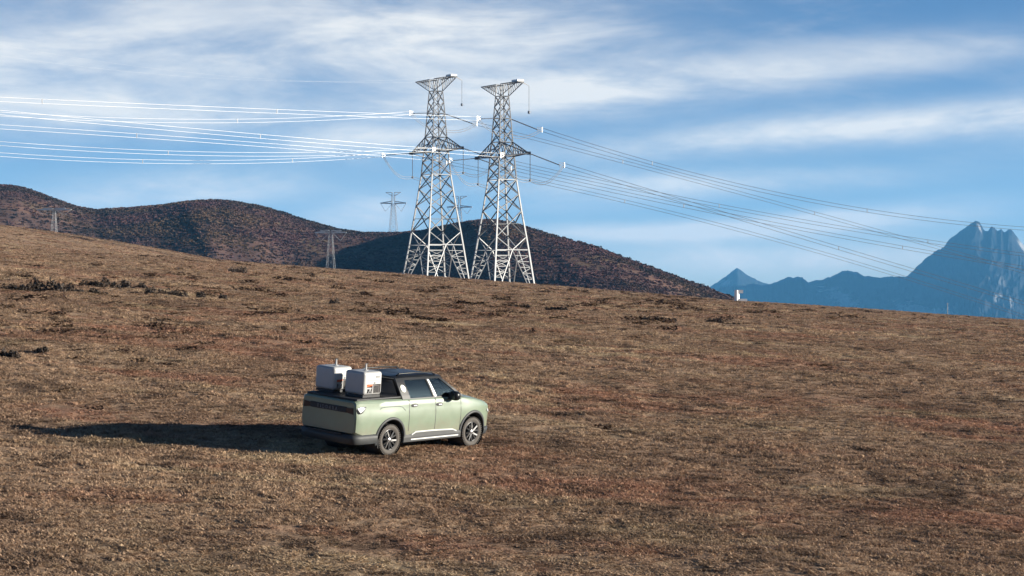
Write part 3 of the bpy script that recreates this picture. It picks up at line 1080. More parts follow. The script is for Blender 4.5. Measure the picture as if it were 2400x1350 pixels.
wire('earth_wire', t1['t1'], DL, [(600, 188), (385, 176), (45, 137)], 175, 0.007, False, al, 'lower of two faint thin earth wires at the top left')


# ---------------------------------------------------------------- far suspension towers
def far_tower(px, ytop, ybase, Y, arm_y, arm_px, top_px, label, vstrings=True):
    b = at(px, ybase, Y)
    T = empty('distant_pylon', b)
    tag(T, label, 'pylon', 'small pylons in the distance')
    k = Y / F
    H = (ybase - ytop) * k
    za = (ybase - arm_y) * k
    ux = Vector((0.985, -0.17, 0))
    uy = Vector((0.17, 0.985, 0))
    s0, s1, s2 = 0.095 * H, 0.035 * H, 0.03 * H
    thick = 0.10 * Y / 1500

    def cn(i, z):
        s = float(np.interp(z, [0, za, H], [s0, s1, s2]))
        a, b_ = ((1, 1), (-1, 1), (-1, -1), (1, -1))[i]
        return ux * s * a + uy * s * b_ + Vector((0, 0, z))
    for i in range(4):
        MB().tube([cn(i, 0), cn(i, za), cn(i, H)], thick * 1.3, 4).build('leg', M['steel_far'], T)
    lv = [0, .24, .42, .56, .68, .78, .87, .94, 1.0]
    for i in range(4):
        j = (i + 1) % 4
        mb = MB()
        for a_, b_ in zip(lv[:-1], lv[1:]):
            mb.beam(cn(i, a_ * za), cn(j, b_ * za), thick * .7).beam(cn(j, a_ * za), cn(i, b_ * za), thick * .7)
            mb.beam(cn(i, b_ * za), cn(j, b_ * za), thick * .6)
        mb.beam(cn(i, za), cn(j, H), thick * .6).beam(cn(j, za), cn(i, H), thick * .6)
        mb.build('face_lattice', M['steel_far'], T)
    for sgn in (1, -1):
        tip = ux * (arm_px * k * sgn) + Vector((0, 0, za + .01 * H))
        mb = MB()
        rt = [cn(q_, za) for q_ in ((0, 3) if sgn > 0 else (1, 2))]
        for r_ in rt:
            mb.beam(r_, tip, thick * 5.5).beam(r_ + Vector((0, 0, .05 * H)), tip, thick * 3.5)
            for q_ in range(1, 5):
                mb.beam(r_.lerp(tip, q_ / 5), (r_ + Vector((0, 0, .05 * H))).lerp(tip, (q_ - .5) / 5), thick * .6)
        mb.build('crossarm', M['fitting'], T)  # paler than the legs: brightness painted in where sun only grazes the arms
        tt = ux * (top_px * k * sgn) + Vector((0, 0, H))
        mb = MB()
        for q_ in ((0, 3) if sgn > 0 else (1, 2)):
            mb.beam(cn(q_, H), tt, thick * 2.6).beam(cn(q_, H * .93), tt, thick * 2.2)
        mb.build('earth_wire_arm', M['fitting'], T)
        if vstrings:
            low = ux * (arm_px * .62 * k * sgn) + Vector((0, 0, za - .17 * H))
            mb = MB().beam(tip, low, thick * 1.6).beam(cn(0 if sgn > 0 else 1, za), low, thick * 1.6)
            mb.build('insulator_string', M['fitting'], T)
    return T


far_tower(922, 451, 560, 2050, 477, 31, 18, 'faint distant pylon standing on the saddle of the hills')
far_tower(1077, 460, 548, 2100, 486, 30, 18, 'faint distant pylon mostly behind the left tall pylon')
far_tower(775, 540, 648, 1050, 546, 38, 26, 'pale distant pylon in front of the dark hillside below the saddle')
far_tower(127, 488, 560, 900, 492, 42, 28, 'pale distant pylon behind the left hillside')

# ---------------------------------------------------------------- small things on the skyline
gp = ground_point(1727, 486)
T = empty('white_marker', gp)
T.scale = (1.3, 1.3, 1.3)
tag(T, 'small white angular post with a short top arm on the skyline', 'post')
MB().beam((0, 0, -.3), (0, 0, 2.0), .50, .46).build('upright', M['whitepost'], T)
MB().box((-.25, -.28, 1.45), (1.15, .28, 2.05)).build('top_arm', M['whitepost'], T)
MB().box((.45, -.4, -.25), (1.9, .4, .38)).build('base_block', M['whitepost'], T)
gp = ground_point(2221, 470)
T = empty('pole', gp)
tag(T, 'thin dark pole on the skyline below the jagged peak', 'pole')
MB().beam((0, 0, -.3), (0, 0, 2.9), .09, .06, 6).build('shaft', M['steel_far'], T)
MB().beam((-.35, 0, 2.6), (.35, 0, 2.6), .05).build('crossbar', M['steel_far'], T)


# ---------------------------------------------------------------- shrubs on the slope
def find_ground(px, py):
    """distance at which the smooth slope is seen at this pixel"""
    Yt = np.linspace(60, 505, 1800)
    Xt = (px - 1200) / F * Yt
    yy = HORIZON - F * (gz(Xt, Yt, False) - CZ) / Yt
    k = int(np.argmin(abs(yy - py)))
    return Yt[k]


def shrub(px, py, wpx, hpx, label, seed, group='low shrubs scattered on the slope', ycap=330):
    Y = min(find_ground(px, py), ycap)
    X = (px - 1200) / F * Y
    wd, ht = wpx / F * Y * 1.1, hpx / F * Y * 1.55
    T = empty('shrub', (X, Y, float(gz(X, Y)) - .05))
    tag(T, label, 'shrub', group)
    r_ = np.random.default_rng(seed)
    nl = max(3, int(round(wd / max(ht, .1) * 1.6)))
    V, Q = [], []
    leaf = max(0.05, min(0.16, ht * .11))
    for b in range(nl):
        bx = (b + .5) / nl * wd - wd / 2 + r_.normal() * wd * .06
        by = r_.normal() * ht * .35
        hh = ht * (.6 + .5 * r_.random())
        rw = wd / nl * (0.75 + .3 * r_.random())
        for k in range(150):
            d = r_.normal(size=3)
            d /= np.linalg.norm(d)
            d[2] = abs(d[2])
            q = .45 + .55 * r_.random() ** .6
            p = np.array([bx + d[0] * rw * q, by + d[1] * max(rw, ht * .5) * q, d[2] * hh * q])
            u = r_.normal(size=3)
            u /= np.linalg.norm(u)
            v = np.cross(u, r_.normal(size=3))
            v /= np.linalg.norm(v)
            s = leaf * (.6 + .9 * r_.random())
            kk = len(V)
            V += [p - u * s, p + v * s * .55, p + u * s, p - v * s * .55]
            Q.append((kk, kk + 1, kk + 2, kk + 3))
    link('foliage', quick_mesh('foliage', V, Q, M['shrub']), None, T)
    mb = MB()
    for b in range(nl * 2):
        x0 = r_.uniform(-wd / 2, wd / 2) * .8
        mb.beam((x0, 0, -.1), (x0 + r_.normal() * .2 * ht, r_.normal() * .2 * ht, ht * .75), .02, .008, 4)
    mb.build('stems', M['bark'], T)


SHRUBS = [(30, 684, 46, 14, 'small dark shrub at the very left edge of the shrub row'),
          (68, 684, 34, 18, 'rounded purplish shrub second from the left edge'),
          (110, 686, 66, 20, 'widest grey-green shrub in the row at the left'),
          (150, 686, 34, 16, 'dark shrub joined to the right end of the widest shrub'),
          (222, 676, 50, 14, 'broad low shrub behind the gap in the left row'),
          (184, 688, 18, 10, 'tiny shrub just right of the wide clump'),
          (220, 689, 22, 11, 'small shrub in front of the broad low one'),
          (270, 679, 18, 12, 'left one of two small round shrubs mid row'),
          (293, 678, 20, 14, 'right one of two small round shrubs mid row'),
          (335, 679, 16, 9, 'very small shrub right of the two round ones'),
          (352, 692, 18, 13, 'dark compact shrub left of the long straggling one'),
          (402, 694, 62, 13, 'long straggling dark shrub near the right end of the row'),
          (470, 698, 18, 12, 'small upright shrub right of the straggling one'),
          (522, 704, 14, 11, 'last small shrub at the right end of the row'),
          (557, 638, 34, 11, 'isolated nearly black shrub high on the slope'),
          (783, 710, 20, 10, 'lone small shrub on the slope above the truck'),
          (1222, 722, 40, 8, 'low dark shrub below the right pylon'),
          (1305, 726, 44, 6, 'flat dark shrub on the old bank, right of the pylons'),
          (1532, 750, 48, 8, 'largest dark shrub along the old bank at right'),
          (1572, 753, 24, 6, 'small dark shrub in the middle of the old bank'),
          (1675, 756, 40, 7, 'dark shrub near the right end of the old bank'),
          (1715, 759, 34, 5, 'flat dark shrub ending the old bank at right'),
          (95, 826, 26, 13, 'dark shrub on the broken ground at mid left'),
          (20, 834, 44, 14, 'dark shrub cut by the left edge of the picture')]
for k, (px, py, wpx, hpx, lab) in enumerate(SHRUBS):
    shrub(px, py, wpx, hpx, lab, 300 + k)


# ---------------------------------------------------------------- pickup truck (x forward, y left, z up)
truck = empty('pickup_truck', (TR['X'], TR['Y'], TR['Z'] + CZ))
truck.rotation_mode = 'XYZ'
truck.rotation_euler = (TR['roll'], TR['pitch'], TR['yaw'])
tag(truck, 'sage green crew-cab pickup truck with black roof driving across the slope', 'pickup truck')
HALF_W = [(-2.82, .875), (-2.79, .915), (-2.70, .938), (-2.4, .945), (-1.0, .95), (1.0, .95), (1.45, .945), (1.75, .925), (1.98, .905), (2.16, .865), (2.31, .79), (2.40, .68), (2.44, .57)]
XS = [-2.82, -2.79, -2.70, -2.55, -2.3, -2.05, -1.8, -1.56, -1.3, -1.1, -.9, -.5, 0, .5, .95, 1.1, 1.3, 1.56, 1.8, 1.98, 2.12, 2.24, 2.33, 2.40, 2.44]
ZTOP = [(-2.82, 1.33), (-2.79, 1.365), (-2.7, 1.385), (-2.3, 1.385), (-1.1, 1.36), (0, 1.345), (.95, 1.33), (1.1, 1.31), (1.56, 1.255), (1.8, 1.205), (1.98, 1.165), (2.16, 1.105), (2.33, 1.02), (2.44, .88)]
ZBOT = [(-2.82, .60), (-2.7, .55), (-2.3, .42), (-2.0, .34), (1.8, .34), (2.1, .36), (2.39, .44)]
CROWN = [(-2.82, 0), (.9, 0), (1.15, .03), (1.6, .055), (2.1, .05), (2.39, .02)]
ip = lambda x, tab: float(np.interp(x, [p[0] for p in tab], [p[1] for p in tab]))


def side_half(x, z):
    """half width of the body side at (x, z)"""
    w_ = ip(x, HALF_W)
    zz = [.28, .40, .58, .80, 1.02, 1.10, 1.20, 1.30, 1.37]
    kk = [.955, .975, .985, 1.0, 1.0, .985, .975, .970, .955]
    h_ = float(np.interp(z, zz, kk))
    # flared haunches over the wheels
    for ax_ in (-1.56, 1.56):
        h_ += .020 * math.exp(-((x - ax_) / .42) ** 2) * math.exp(-((z - .95) / .22) ** 2)
    return w_ * h_


def section(x):
    zb, zt, cr = ip(x, ZBOT), ip(x, ZTOP), ip(x, CROWN)
    pts = [(0, zb), (.62 * ip(x, HALF_W), zb)]
    lv = [0.0, .06, .14, .25, .38, .50, .62, .74, .84, .92, .97]
    for k, q_ in enumerate(lv):
        z = zb + (zt - zb) * q_
        y = side_half(x, z)
        if k == 0:
            y -= .05
        if q_ == .97:
            y -= .018
        pts.append((y, z))
    wt = pts[-1][0]
    pts += [(wt - .045, zt), (wt * .62, zt + cr * .75), (wt * .3, zt + cr), (0, zt + cr)]
    return pts


secs = [section(x) for x in XS]
n_ = len(secs[0])
bm_v, bm_f = [], []
full = []
for x, s_ in zip(XS, secs):
    ring = [(x, -y, z) for y, z in s_] + [(x, y, z) for y, z in s_[-2:0:-1]]
    full.append(ring)
nn = len(full[0])
for ring in full:
    bm_v += ring
for a in range(len(full) - 1):
    for k in range(nn):
        bm_f.append((a * nn + k, a * nn + (k + 1) % nn, (a + 1) * nn + (k + 1) % nn, (a + 1) * nn + k))
bm_f.append(tuple(range(nn - 1, -1, -1)))
bm_f.append(tuple((len(full) - 1) * nn + k for k in range(nn)))
bob = mk('body', bm_v, bm_f, M['paint'])
bpy.context.view_layer.update()
bm = bmesh.new()
bm.from_mesh(bob.data)
bmesh.ops.recalc_face_normals(bm, faces=bm.faces)
bm.to_mesh(bob.data)
bm.free()
cutters = []
for ax_ in (-1.56, 1.56):
    for sg in (-1, 1):
        c_ = MB().lathe([(0, .45 * sg), (.485, .45 * sg), (.485, 1.2 * sg), (0, 1.2 * sg)], 40, 'y', (ax_, 0, .40)).build('cut', M['dark'])
        b_ = bmesh.new()
        b_.from_mesh(c_.data)
        bmesh.ops.remove_doubles(b_, verts=b_.verts, dist=1e-5)
        bmesh.ops.recalc_face_normals(b_, faces=b_.faces)
        b_.to_mesh(c_.data)
        b_.free()
        md = bob.modifiers.new('arch', 'BOOLEAN')
        md.operation = 'DIFFERENCE'
        md.solver = 'EXACT'
        md.object = c_
        cutters.append(c_)
bpy.context.view_layer.update()
dg = bpy.context.evaluated_depsgraph_get()
cut_me = bpy.data.meshes.new_from_object(bob.evaluated_get(dg))
for c_ in cutters:
    bpy.data.objects.remove(c_)
bpy.data.objects.remove(bob)
# split the shell into body, doors, hood and tailgate along real panel gaps
b_ = bmesh.new()
b_.from_mesh(cut_me)
DX = (-.93, .06, 1.03)
for x in DX + (-2.76, 1.22):
    bmesh.ops.bisect_plane(b_, geom=b_.verts[:] + b_.edges[:] + b_.faces[:], plane_co=(x, 0, 0), plane_no=(1, 0, 0))
for z in (.50, 1.355):
    bmesh.ops.bisect_plane(b_, geom=b_.verts[:] + b_.edges[:] + b_.faces[:], plane_co=(0, 0, z), plane_no=(0, 0, 1))
panels = {}
for f_ in b_.faces:
    c = f_.calc_center_median()
    key = 'body'
    if abs(c.y) > .62 and .50 < c.z < 1.345 and abs(f_.normal.y) > .35:
        s_ = 'L' if c.y > 0 else 'R'
        if DX[0] < c.x < DX[1]:
            key = 'rear_door' + s_
        elif DX[1] < c.x < DX[2]:
            key = 'front_door' + s_
    if c.x > 1.22 and f_.normal.z > .55 and abs(c.y) < .80:
        key = 'hood'
    if c.x < -2.80 and abs(c.y) < .8 and c.z > .5:
        key = 'tailgate'
    panels.setdefault(key, []).append(f_)
PART = {}
for key, fs in panels.items():
    idx, vs, fl = {}, [], []
    for f_ in fs:
        q_ = []
        for v_ in f_.verts:
            if v_.index not in idx:
                idx[v_.index] = len(vs)
                vs.append(v_.co[:])
            q_.append(idx[v_.index])
        fl.append(q_)
    nm = key[:-1] if key[-1] in 'LR' else key
    o = mk(nm, vs, fl, M['paint'], truck, True)
    PART[key] = o
b_.free()
for o in PART.values():
    bb = bmesh.new()
    bb.from_mesh(o.data)
    bmesh.ops.remove_doubles(bb, verts=bb.verts, dist=1e-4)
    for e_ in bb.edges:
        if len(e_.link_faces) == 2 and e_.calc_face_angle(0) > R(24):
            e_.smooth = False
    bb.to_mesh(o.data)
    bb.free()
# panel gaps
for sg in (-1, 1):
    for x, z0, z1 in ((DX[0], .56, 1.34), (DX[1], .54, 1.34), (DX[2], .50, 1.30)):
        pts = [(x + (0.07 * max(0, .72 - z) if x < -.5 else 0), sg * (side_half(x, z) + .0015), z) for z in np.linspace(z0, z1, 9)]
        mb = MB()
        v, f = [], []
        for (px_, py_, pz_) in pts:
            v += [(px_ - .009, py_, pz_), (px_ + .009, py_, pz_)]
        for k in range(len(pts) - 1):
            f.append((2 * k, 2 * k + 1, 2 * k + 3, 2 * k + 2) if sg < 0 else (2 * k, 2 * k + 2, 2 * k + 3, 2 * k + 1))
        mk('door_gap', v, f, M['dark'], truck)


def side_strip(name, path, width, proud, matl, sg, depth=.03):
    """bar following the body side: path of (x, z)"""
    v, f = [], []
    for (x, z) in path:
        y = side_half(x, z)
        for dy, dz in ((-depth, -width / 2), (proud, -width / 2), (proud, width / 2), (-depth, width / 2)):
            v.append((x, sg * (y + dy), z + dz))
    for k in range(len(path) - 1):
        for e in range(4):
            q_ = (4 * k + e, 4 * k + (e + 1) % 4, 4 * k + 4 + (e + 1) % 4, 4 * k + 4 + e)
            f.append(q_ if sg > 0 else q_[::-1])
    e_ = 4 * (len(path) - 1)
    f += [(0, 1, 2, 3), (e_ + 3, e_ + 2, e_ + 1, e_)]
    return mk(name, v, f, matl, truck)


for sg in (-1, 1):
    # lower cladding, mouldings, crease over the rear wheel
    xs_ = np.linspace(-1.08, 1.08, 12)
    v, f = [], []
    for x in xs_:
        y = side_half(x, .42)
        top = .50 if -.75 < x < .85 else .47
        v += [(x, sg * (y - .03), .265), (x, sg * (y + .016), .29), (x, sg * (y + .022), .40), (x, sg * (side_half(x, top) + .012), top), (x, sg * (y - .06), top)]
    for k in range(len(xs_) - 1):
        for e in range(4):
            q_ = (5 * k + e, 5 * k + e + 1, 5 * k + 6 + e, 5 * k + 5 + e)
            f.append(q_ if sg > 0 else q_[::-1])
    mk('sill_cladding', v, f, M['trim'], truck)
    side_strip('sill_moulding', [(x, .345) for x in np.linspace(-.82, .98, 8)], .030, .036, M['chrome'], sg)
    side_strip('door_moulding', [(-.80, .46), (-.66, .525), (0, .525), (.74, .505), (.90, .455)], .028, .026, M['chrome'], sg)
    side_strip('fender_crease', [(-1.99, 1.15), (-1.94, 1.185), (-1.8, 1.2), (-1.3, 1.195), (-1.18, 1.17), (-1.07, 1.08)], .014, .003, M['trim'], sg, .004)
    # wheel arch flares and liners
    for ax_ in (-1.56, 1.56):
        v, f = [], []
        nseg = 26
        for k in range(nseg + 1):
            a = R(-14 + 208 * k / nseg)
            for rr, off in ((.478, -.06), (.478, .016), (.500, .022), (.545, .012), (.552, -.02)):
                x, z = ax_ + rr * math.cos(a), .40 + rr * math.sin(a)
                v.append((x, sg * (side_half(x, min(z, 1.2)) + off), z))
        for k in range(nseg):
            for e in range(4):
                q_ = (5 * k + e, 5 * k + e + 1, 5 * k + 6 + e, 5 * k + 5 + e)
                f.append(q_ if sg < 0 else q_[::-1])
        mk('wheel_arch_flare', v, f, M['trim'], truck, True)
        MB().lathe([(.476, .46 * sg), (.476, .90 * sg)], 30, 'y', (ax_, 0, .40)).build('wheel_well_liner', M['dark'], truck)
        MB().lathe([(0.01, .46 * sg), (.48, .46 * sg)], 30, 'y', (ax_, 0, .40)).build('wheel_well_wall', M['dark'], truck)

# underbody, bumpers
MB().box((-2.6, -.7, .30), (2.1, .7, .45)).build('underbody', M['dark'], truck)


def bumper(name, path, z0, z1, matl, out=.03):
    """path: (x, y) outline from one side round to the other"""
    v, f = [], []
    for (x, y) in path:
        for dz, sc_ in ((z0, .985), (z0 + .03, 1.0), (lerp(z0, z1, .6), 1.012), (z1, 1.0), (z1, .93)):
            v.append((x * (1 + (sc_ - 1) * .6), y * sc_, dz))
    for k in range(len(path) - 1):
        for e in range(4):
            f.append((5 * k + e, 5 * k + e + 1, 5 * k + 6 + e, 5 * k + 5 + e))
    return mk(name, v, f, matl, truck, True)


bumper('rear_bumper', [(-2.03, -.945), (-2.3, -.95), (-2.6, -.945), (-2.76, -.915), (-2.84, -.84), (-2.88, -.6), (-2.89, 0), (-2.88, .6), (-2.84, .84), (-2.76, .915), (-2.6, .945), (-2.3, .95), (-2.03, .945)], .33, .56, M['trim'])
MB().box((-2.92, -.55, .545), (-2.78, .55, .575)).build('bumper_step', M['dark'], truck)
bumper('front_bumper', [(2.02, .91), (2.2, .865), (2.34, .76), (2.45, .5), (2.47, 0), (2.45, -.5), (2.34, -.76), (2.2, -.865), (2.02, -.91)], .30, .48, M['trim'])
for sg in (-1, 1):
    MB().add([(2.17, sg * .855, .97), (2.315, sg * .775, .94), (2.425, sg * .58, .85), (2.43, sg * .58, .78), (2.32, sg * .80, .84), (2.18, sg * .874, .88)], [(0, 1, 4, 5), (1, 2, 3, 4)]).build('headlight', M['lens'], truck)

# tail lamps: rear part and pointed side part
for sg in (-1, 1):
    tl = empty('tail_lamp')
    tl.parent = truck
    q_ = [(-2.826, .56, 1.20), (-2.826, .82, 1.215), (-2.826, .83, 1.06), (-2.826, .62, 1.09)]
    pr = [(-2.80, 1.235), (-2.66, 1.245), (-2.48, 1.245), (-2.52, 1.17), (-2.60, 1.10), (-2.68, 1.075), (-2.80, 1.07)]
    sh = [(x, sg * (side_half(x, z) + .008), z) for x, z in pr]
    c_ = (-2.68, sg * (side_half(-2.68, 1.16) + .014), 1.16)
    fan = [(k, (k + 1) % len(sh), len(sh)) for k in range(len(sh))]
    mk('lamp_surround', sh + [c_], fan, M['black'], tl)
    pr2 = [(-2.775, 1.215), (-2.64, 1.225), (-2.515, 1.225), (-2.545, 1.175), (-2.62, 1.125), (-2.69, 1.10)]
    sh = [(x, sg * (side_half(x, z) + .016), z) for x, z in pr2]
    c_ = (-2.64, sg * (side_half(-2.64, 1.18) + .026), 1.18)
    mk('side_lens', sh + [c_], [(k, (k + 1) % len(sh), len(sh)) for k in range(len(sh))], M['lens'], tl, True)
    MB().add([(x - .012, sg * y, z) for x, y, z in q_] + [(x + .03, sg * y, z) for x, y, z in q_],
             [(0, 1, 2, 3), (0, 1, 5, 4), (1, 2, 6, 5), (2, 3, 7, 6), (3, 0, 4, 7)]).build('rear_lens', M['redlens'], tl)
# tailgate details: dark garnish, lettering, plate recess, handle
bevel(MB().box((-2.842, -.60, 1.08), (-2.81, .60, 1.22)).build('tailgate_garnish', M['dark'], truck), .006)
fc = bpy.data.curves.new('tailgate_lettering', 'FONT')
fc.body = 'RIDDARA'
fc.size = 0.115
fc.extrude = 0.006
fc.align_x = 'CENTER'
fc.space_character = 1.55
fo = bpy.data.objects.new('tailgate_lettering', fc)
COL.objects.link(fo)
bpy.context.view_layer.update()
tm = bpy.data.meshes.new_from_object(fo.evaluated_get(bpy.context.evaluated_depsgraph_get()))
bpy.data.objects.remove(fo)
lt = link('tailgate_lettering', tm, M['letter'], truck)
lt.matrix_local = Matrix(((0, 0, -1, -2.85), (-1, 0, 0, 0.02), (0, 1, 0, 1.105), (0, 0, 0, 1)))

# bed cover
tc_ = MB().box((-2.74, -.845, 1.375), (-1.13, .845, 1.425)).build('bed_cover', M['dark'], truck)
bevel(tc_, .02, 3)
for k in range(3):
    MB().box((-2.72 + .5 * (k + 1), -.83, 1.425), (-2.705 + .5 * (k + 1), .83, 1.432)).build('cover_seam', M['trim'], truck)

# ---- cab: side frame, glass, roof
ZB_, ZT_ = 1.335, 1.855
yb, yt = .875, .675


def cab(xb, xt, t_, sg, out=0.0):
    """point on the cab side plane: xb at the belt, xt at the roof line, t_ height 0..1"""
    bulge = .018 * math.sin(math.pi * t_)
    return (lerp(xb, xt, t_), sg * (lerp(yb, yt, t_) + bulge + out), lerp(ZB_, ZT_, t_))


def cab_panel(name, b0, t0, b1, t1_, lo, hi, matl, sg, out=0.0, thick=.03, n=5):
    v, f = [], []
    for k in range(n + 1):
        tt = lerp(lo, hi, k / n)
        for o_ in (out, out - thick):
            v += [cab(b0, t0, tt, sg, o_), cab(b1, t1_, tt, sg, o_)]
    for k in range(n):
        a = 4 * k
        for q_ in ((a, a + 1, a + 5, a + 4), (a + 3, a + 2, a + 6, a + 7), (a, a + 4, a + 6, a + 2), (a + 1, a + 3, a + 7, a + 5)):
            f.append(q_ if sg < 0 else q_[::-1])
    e_ = 4 * n
    f += [(0, 2, 3, 1), (e_, e_ + 1, e_ + 3, e_ + 2)]
    return mk(name, v, f, matl, truck, False)


for sg in (-1, 1):
    cab_panel('rear_quarter_pillar', -1.12, -1.24, -.83, -.97, 0, 1, M['black'], sg)
    cab_panel('rear_side_window', -.83, -.97, .03, -.18, .05, .885, M['glass'], sg, -.012, .006)
    cab_panel('window_header', -.98, -.98, .42, .42, .885, 1.0, M['black'], sg, .002)
    cab_panel('window_sill', -.84, -1.10, 1.10, .40, 0.0, .05, M['black'], sg, .002)
    cab_panel('centre_pillar', .03, -.18, .16, -.05, .05, .885, M['black'], sg, .004)
    cab_panel('pillar_trim', .085, -.125, .15, -.06, .07, .87, M['chrome'], sg, .007, .004)
    cab_panel('front_side_window', .16, -.05, 1.06, .28, .05, .885, M['glass'], sg, -.012, .006)
    cab_panel('front_pillar', 1.05, .27, 1.16, .38, 0, 1, M['black'], sg, .004)
# rear face of the cab
v = []
RW_ = [(-1.125, .84, ZB_ + .02), (-1.245, .66, ZT_)]
mb = MB()


def rear_pt(s_, t_):
    y = lerp(.86, .665, t_) * s_
    return (lerp(-1.125, -1.245, t_) - .03 * (1 - s_ * s_), y, lerp(ZB_, ZT_, t_))


def patch(name, s0, s1, t0, t1_, matl, dx, ns=8, nt=4):
    v = [tuple(np.array(rear_pt(lerp(s0, s1, a / ns), lerp(t0, t1_, b / nt))) + np.array((dx, 0, 0))) for b in range(nt + 1) for a in range(ns + 1)]
    f = [(b * (ns + 1) + a, b * (ns + 1) + a + 1, (b + 1) * (ns + 1) + a + 1, (b + 1) * (ns + 1) + a) for b in range(nt) for a in range(ns)]
    return mk(name, v, f, matl, truck, True)


patch('rear_window', -.86, .86, .14, .88, M['glassdark'], .01)
patch('rear_window_header', -1, 1, .88, 1.0, M['black'], 0, 8, 1)
patch('rear_window_sill', -1, 1, 0, .14, M['black'], 0, 8, 1)
patch('rear_window_frame', -1, -.86, .14, .88, M['black'], 0, 1, 4)
patch('rear_window_frame', .86, 1, .14, .88, M['black'], 0, 1, 4)
for sg in (-1, 1):
    MB().tube([(-1.135, sg * .865, ZB_), (-1.19, sg * .775, 1.6), (-1.25, sg * .665, 1.86)], .022, 8).build('cab_corner_trim', M['trim'], truck, True)


# windscreen and roof
def grid(name, fn, ns, nt, matl, smooth=True):
    v = [fn(a / ns, b / nt) for b in range(nt + 1) for a in range(ns + 1)]
    f = [(b * (ns + 1) + a, b * (ns + 1) + a + 1, (b + 1) * (ns + 1) + a + 1, (b + 1) * (ns + 1) + a) for b in range(nt) for a in range(ns)]
    return mk(name, v, f, matl, truck, smooth)


grid('windscreen', lambda a, b: (lerp(1.16, .385, b) + .10 * (1 - (2 * a - 1) ** 2), (2 * a - 1) * -lerp(.86, .66, b), lerp(1.325, 1.862, b)), 10, 5, M['glass'])
grid('cowl', lambda a, b: (lerp(1.34, 1.12, b) + .09 * (1 - (2 * a - 1) ** 2), (2 * a - 1) * -.84, lerp(1.315, 1.335, b)), 10, 2, M['dark'])


def roof_fn(a, b):
    s_ = 2 * a - 1
    x = lerp(-1.29, .50, b) - (.0 if b < 1 else 0)
    x = x + .085 * (1 - s_ * s_) * b - .03 * (1 - s_ * s_) * (1 - b)
    edge = max(0, abs(s_) - .8) / .2
    z = 1.915 - .055 * edge ** 2 - .045 * max(0, b - .72) / .28 * 1.3 - .02 * max(0, .15 - b) / .15
    return (x, -s_ * .69, z)


grid('roof', roof_fn, 16, 12, M['black'])
MB().box((-1.27, -.66, 1.835), (.42, .66, 1.85)).build('headliner', M['seat'], truck)
grid('sunroof', lambda a, b: (lerp(-.7, .25, b), -(2 * a - 1) * .42, 1.922 - .01 * b), 3, 3, M['black'])
for sg in (-1, 1):
    rr = MB().tube([(-1.12, sg * .60, 1.90), (-1.02, sg * .60, 1.945), (-.4, sg * .605, 1.955), (.18, sg * .61, 1.935), (.30, sg * .615, 1.885)], .02, 8).build('roof_rail', M['black'], truck, True)
MB().beam((-1.06, 0, 1.9), (-1.15, 0, 1.99), .02, .008, 6).build('roof_antenna', M['black'], truck)

# round sticker on the rear pillar
st_ = MB()
cc = Vector(cab(-.975, -1.105, .52, -1, .006))
v = [cc] + [Vector(cab(-.975, -1.105, .52 + .17 * math.sin(a), -1, .006)) + Vector((.085 * math.cos(a), 0, 0)) for a in np.linspace(0, 2 * math.pi, 25)[:-1]]
mk('round_sticker', v, [(0, k + 1, (k + 1) % 24 + 1) for k in range(24)], M['sticker'], truck)

# mirrors and door handles
for sg in (-1, 1):
    mr = empty('mirror', (.66, sg * 1.03, 1.37))
    mr.parent = truck
    g_ = MB()
    ns, nt = 12, 8
    vv, ff = [], []
    for b in range(nt + 1):
        ph = -math.pi / 2 + math.pi * b / nt
        for a in range(ns):
            th = 2 * math.pi * a / ns
            sp_ = lambda q_: math.copysign(abs(q_) ** .7, q_)
            vv.append((.12 * sp_(math.cos(ph)) * sp_(math.cos(th)), .145 * sp_(math.cos(ph)) * sp_(math.sin(th)), .12 * sp_(math.sin(ph))))
    for b in range(nt):
        for a in range(ns):
            ff.append((b * ns + a, b * ns + (a + 1) % ns, (b + 1) * ns + (a + 1) % ns, (b + 1) * ns + a))
    mk('mirror_housing', vv, ff, M['black'], mr, True)
    MB().beam((.02, -sg * .06, -.06), (.06, -sg * .19, -.085), .035, .04, 6).build('mirror_arm', M['black'], mr)
    MB().box((-.126, -.11, -.085), (-.12, .11, .085)).build('mirror_glass', M['mirror'], mr)
    for x in (-.74, .20):
        z = 1.185 if x < 0 else 1.165
        hd = empty('door_handle', (x, sg * (side_half(x, z) + .004), z))
        hd.parent = truck
        v = [(0, sg * .004, 0)] + [(.13 * math.cos(a), 0, .05 * math.sin(a)) for a in np.linspace(0, 2 * math.pi, 17)[:-1]]
        mk('handle_recess', v, [(0, k + 1, (k + 1) % 16 + 1) for k in range(16)], M['dark'], hd)
        bevel(MB().box((-.06, min(0, sg * .03), -.014), (.07, max(0, sg * .03), .014)).build('handle_bar', M['chrome'], hd), .006)

# interior: seats, dashboard, wheel
for y in (-.40, .40):
    s_ = MB().box((.0, y - .24, .95), (.5, y + .24, 1.12)).box((-.14, y - .23, 1.05), (.06, y + .23, 1.55)).box((-.12, y - .13, 1.55), (-.02, y + .13, 1.74))
    bevel(s_.build('front_seat', M['seat'], truck), .04, 3)
bevel(MB().box((-.95, -.66, 1.0), (-.55, .66, 1.15)).box((-1.08, -.66, 1.08), (-.92, .66, 1.56)).build('rear_seat', M['seat'], truck), .04, 3)
for y in (-.42, .42):
    bevel(MB().box((-1.06, y - .13, 1.56), (-.97, y + .13, 1.72)).build('rear_headrest', M['seat'], truck), .03, 3)
MB().box((.86, -.72, 1.15), (1.15, .72, 1.36)).build('dashboard', M['dark'], truck)
sw = MB().lathe([(.18, -.015), (.195, 0), (.18, .015), (.165, 0), (.18, -.015)], 20, 'z').build('steering_wheel', M['dark'], truck)
sw.location = (.72, .40, 1.32)
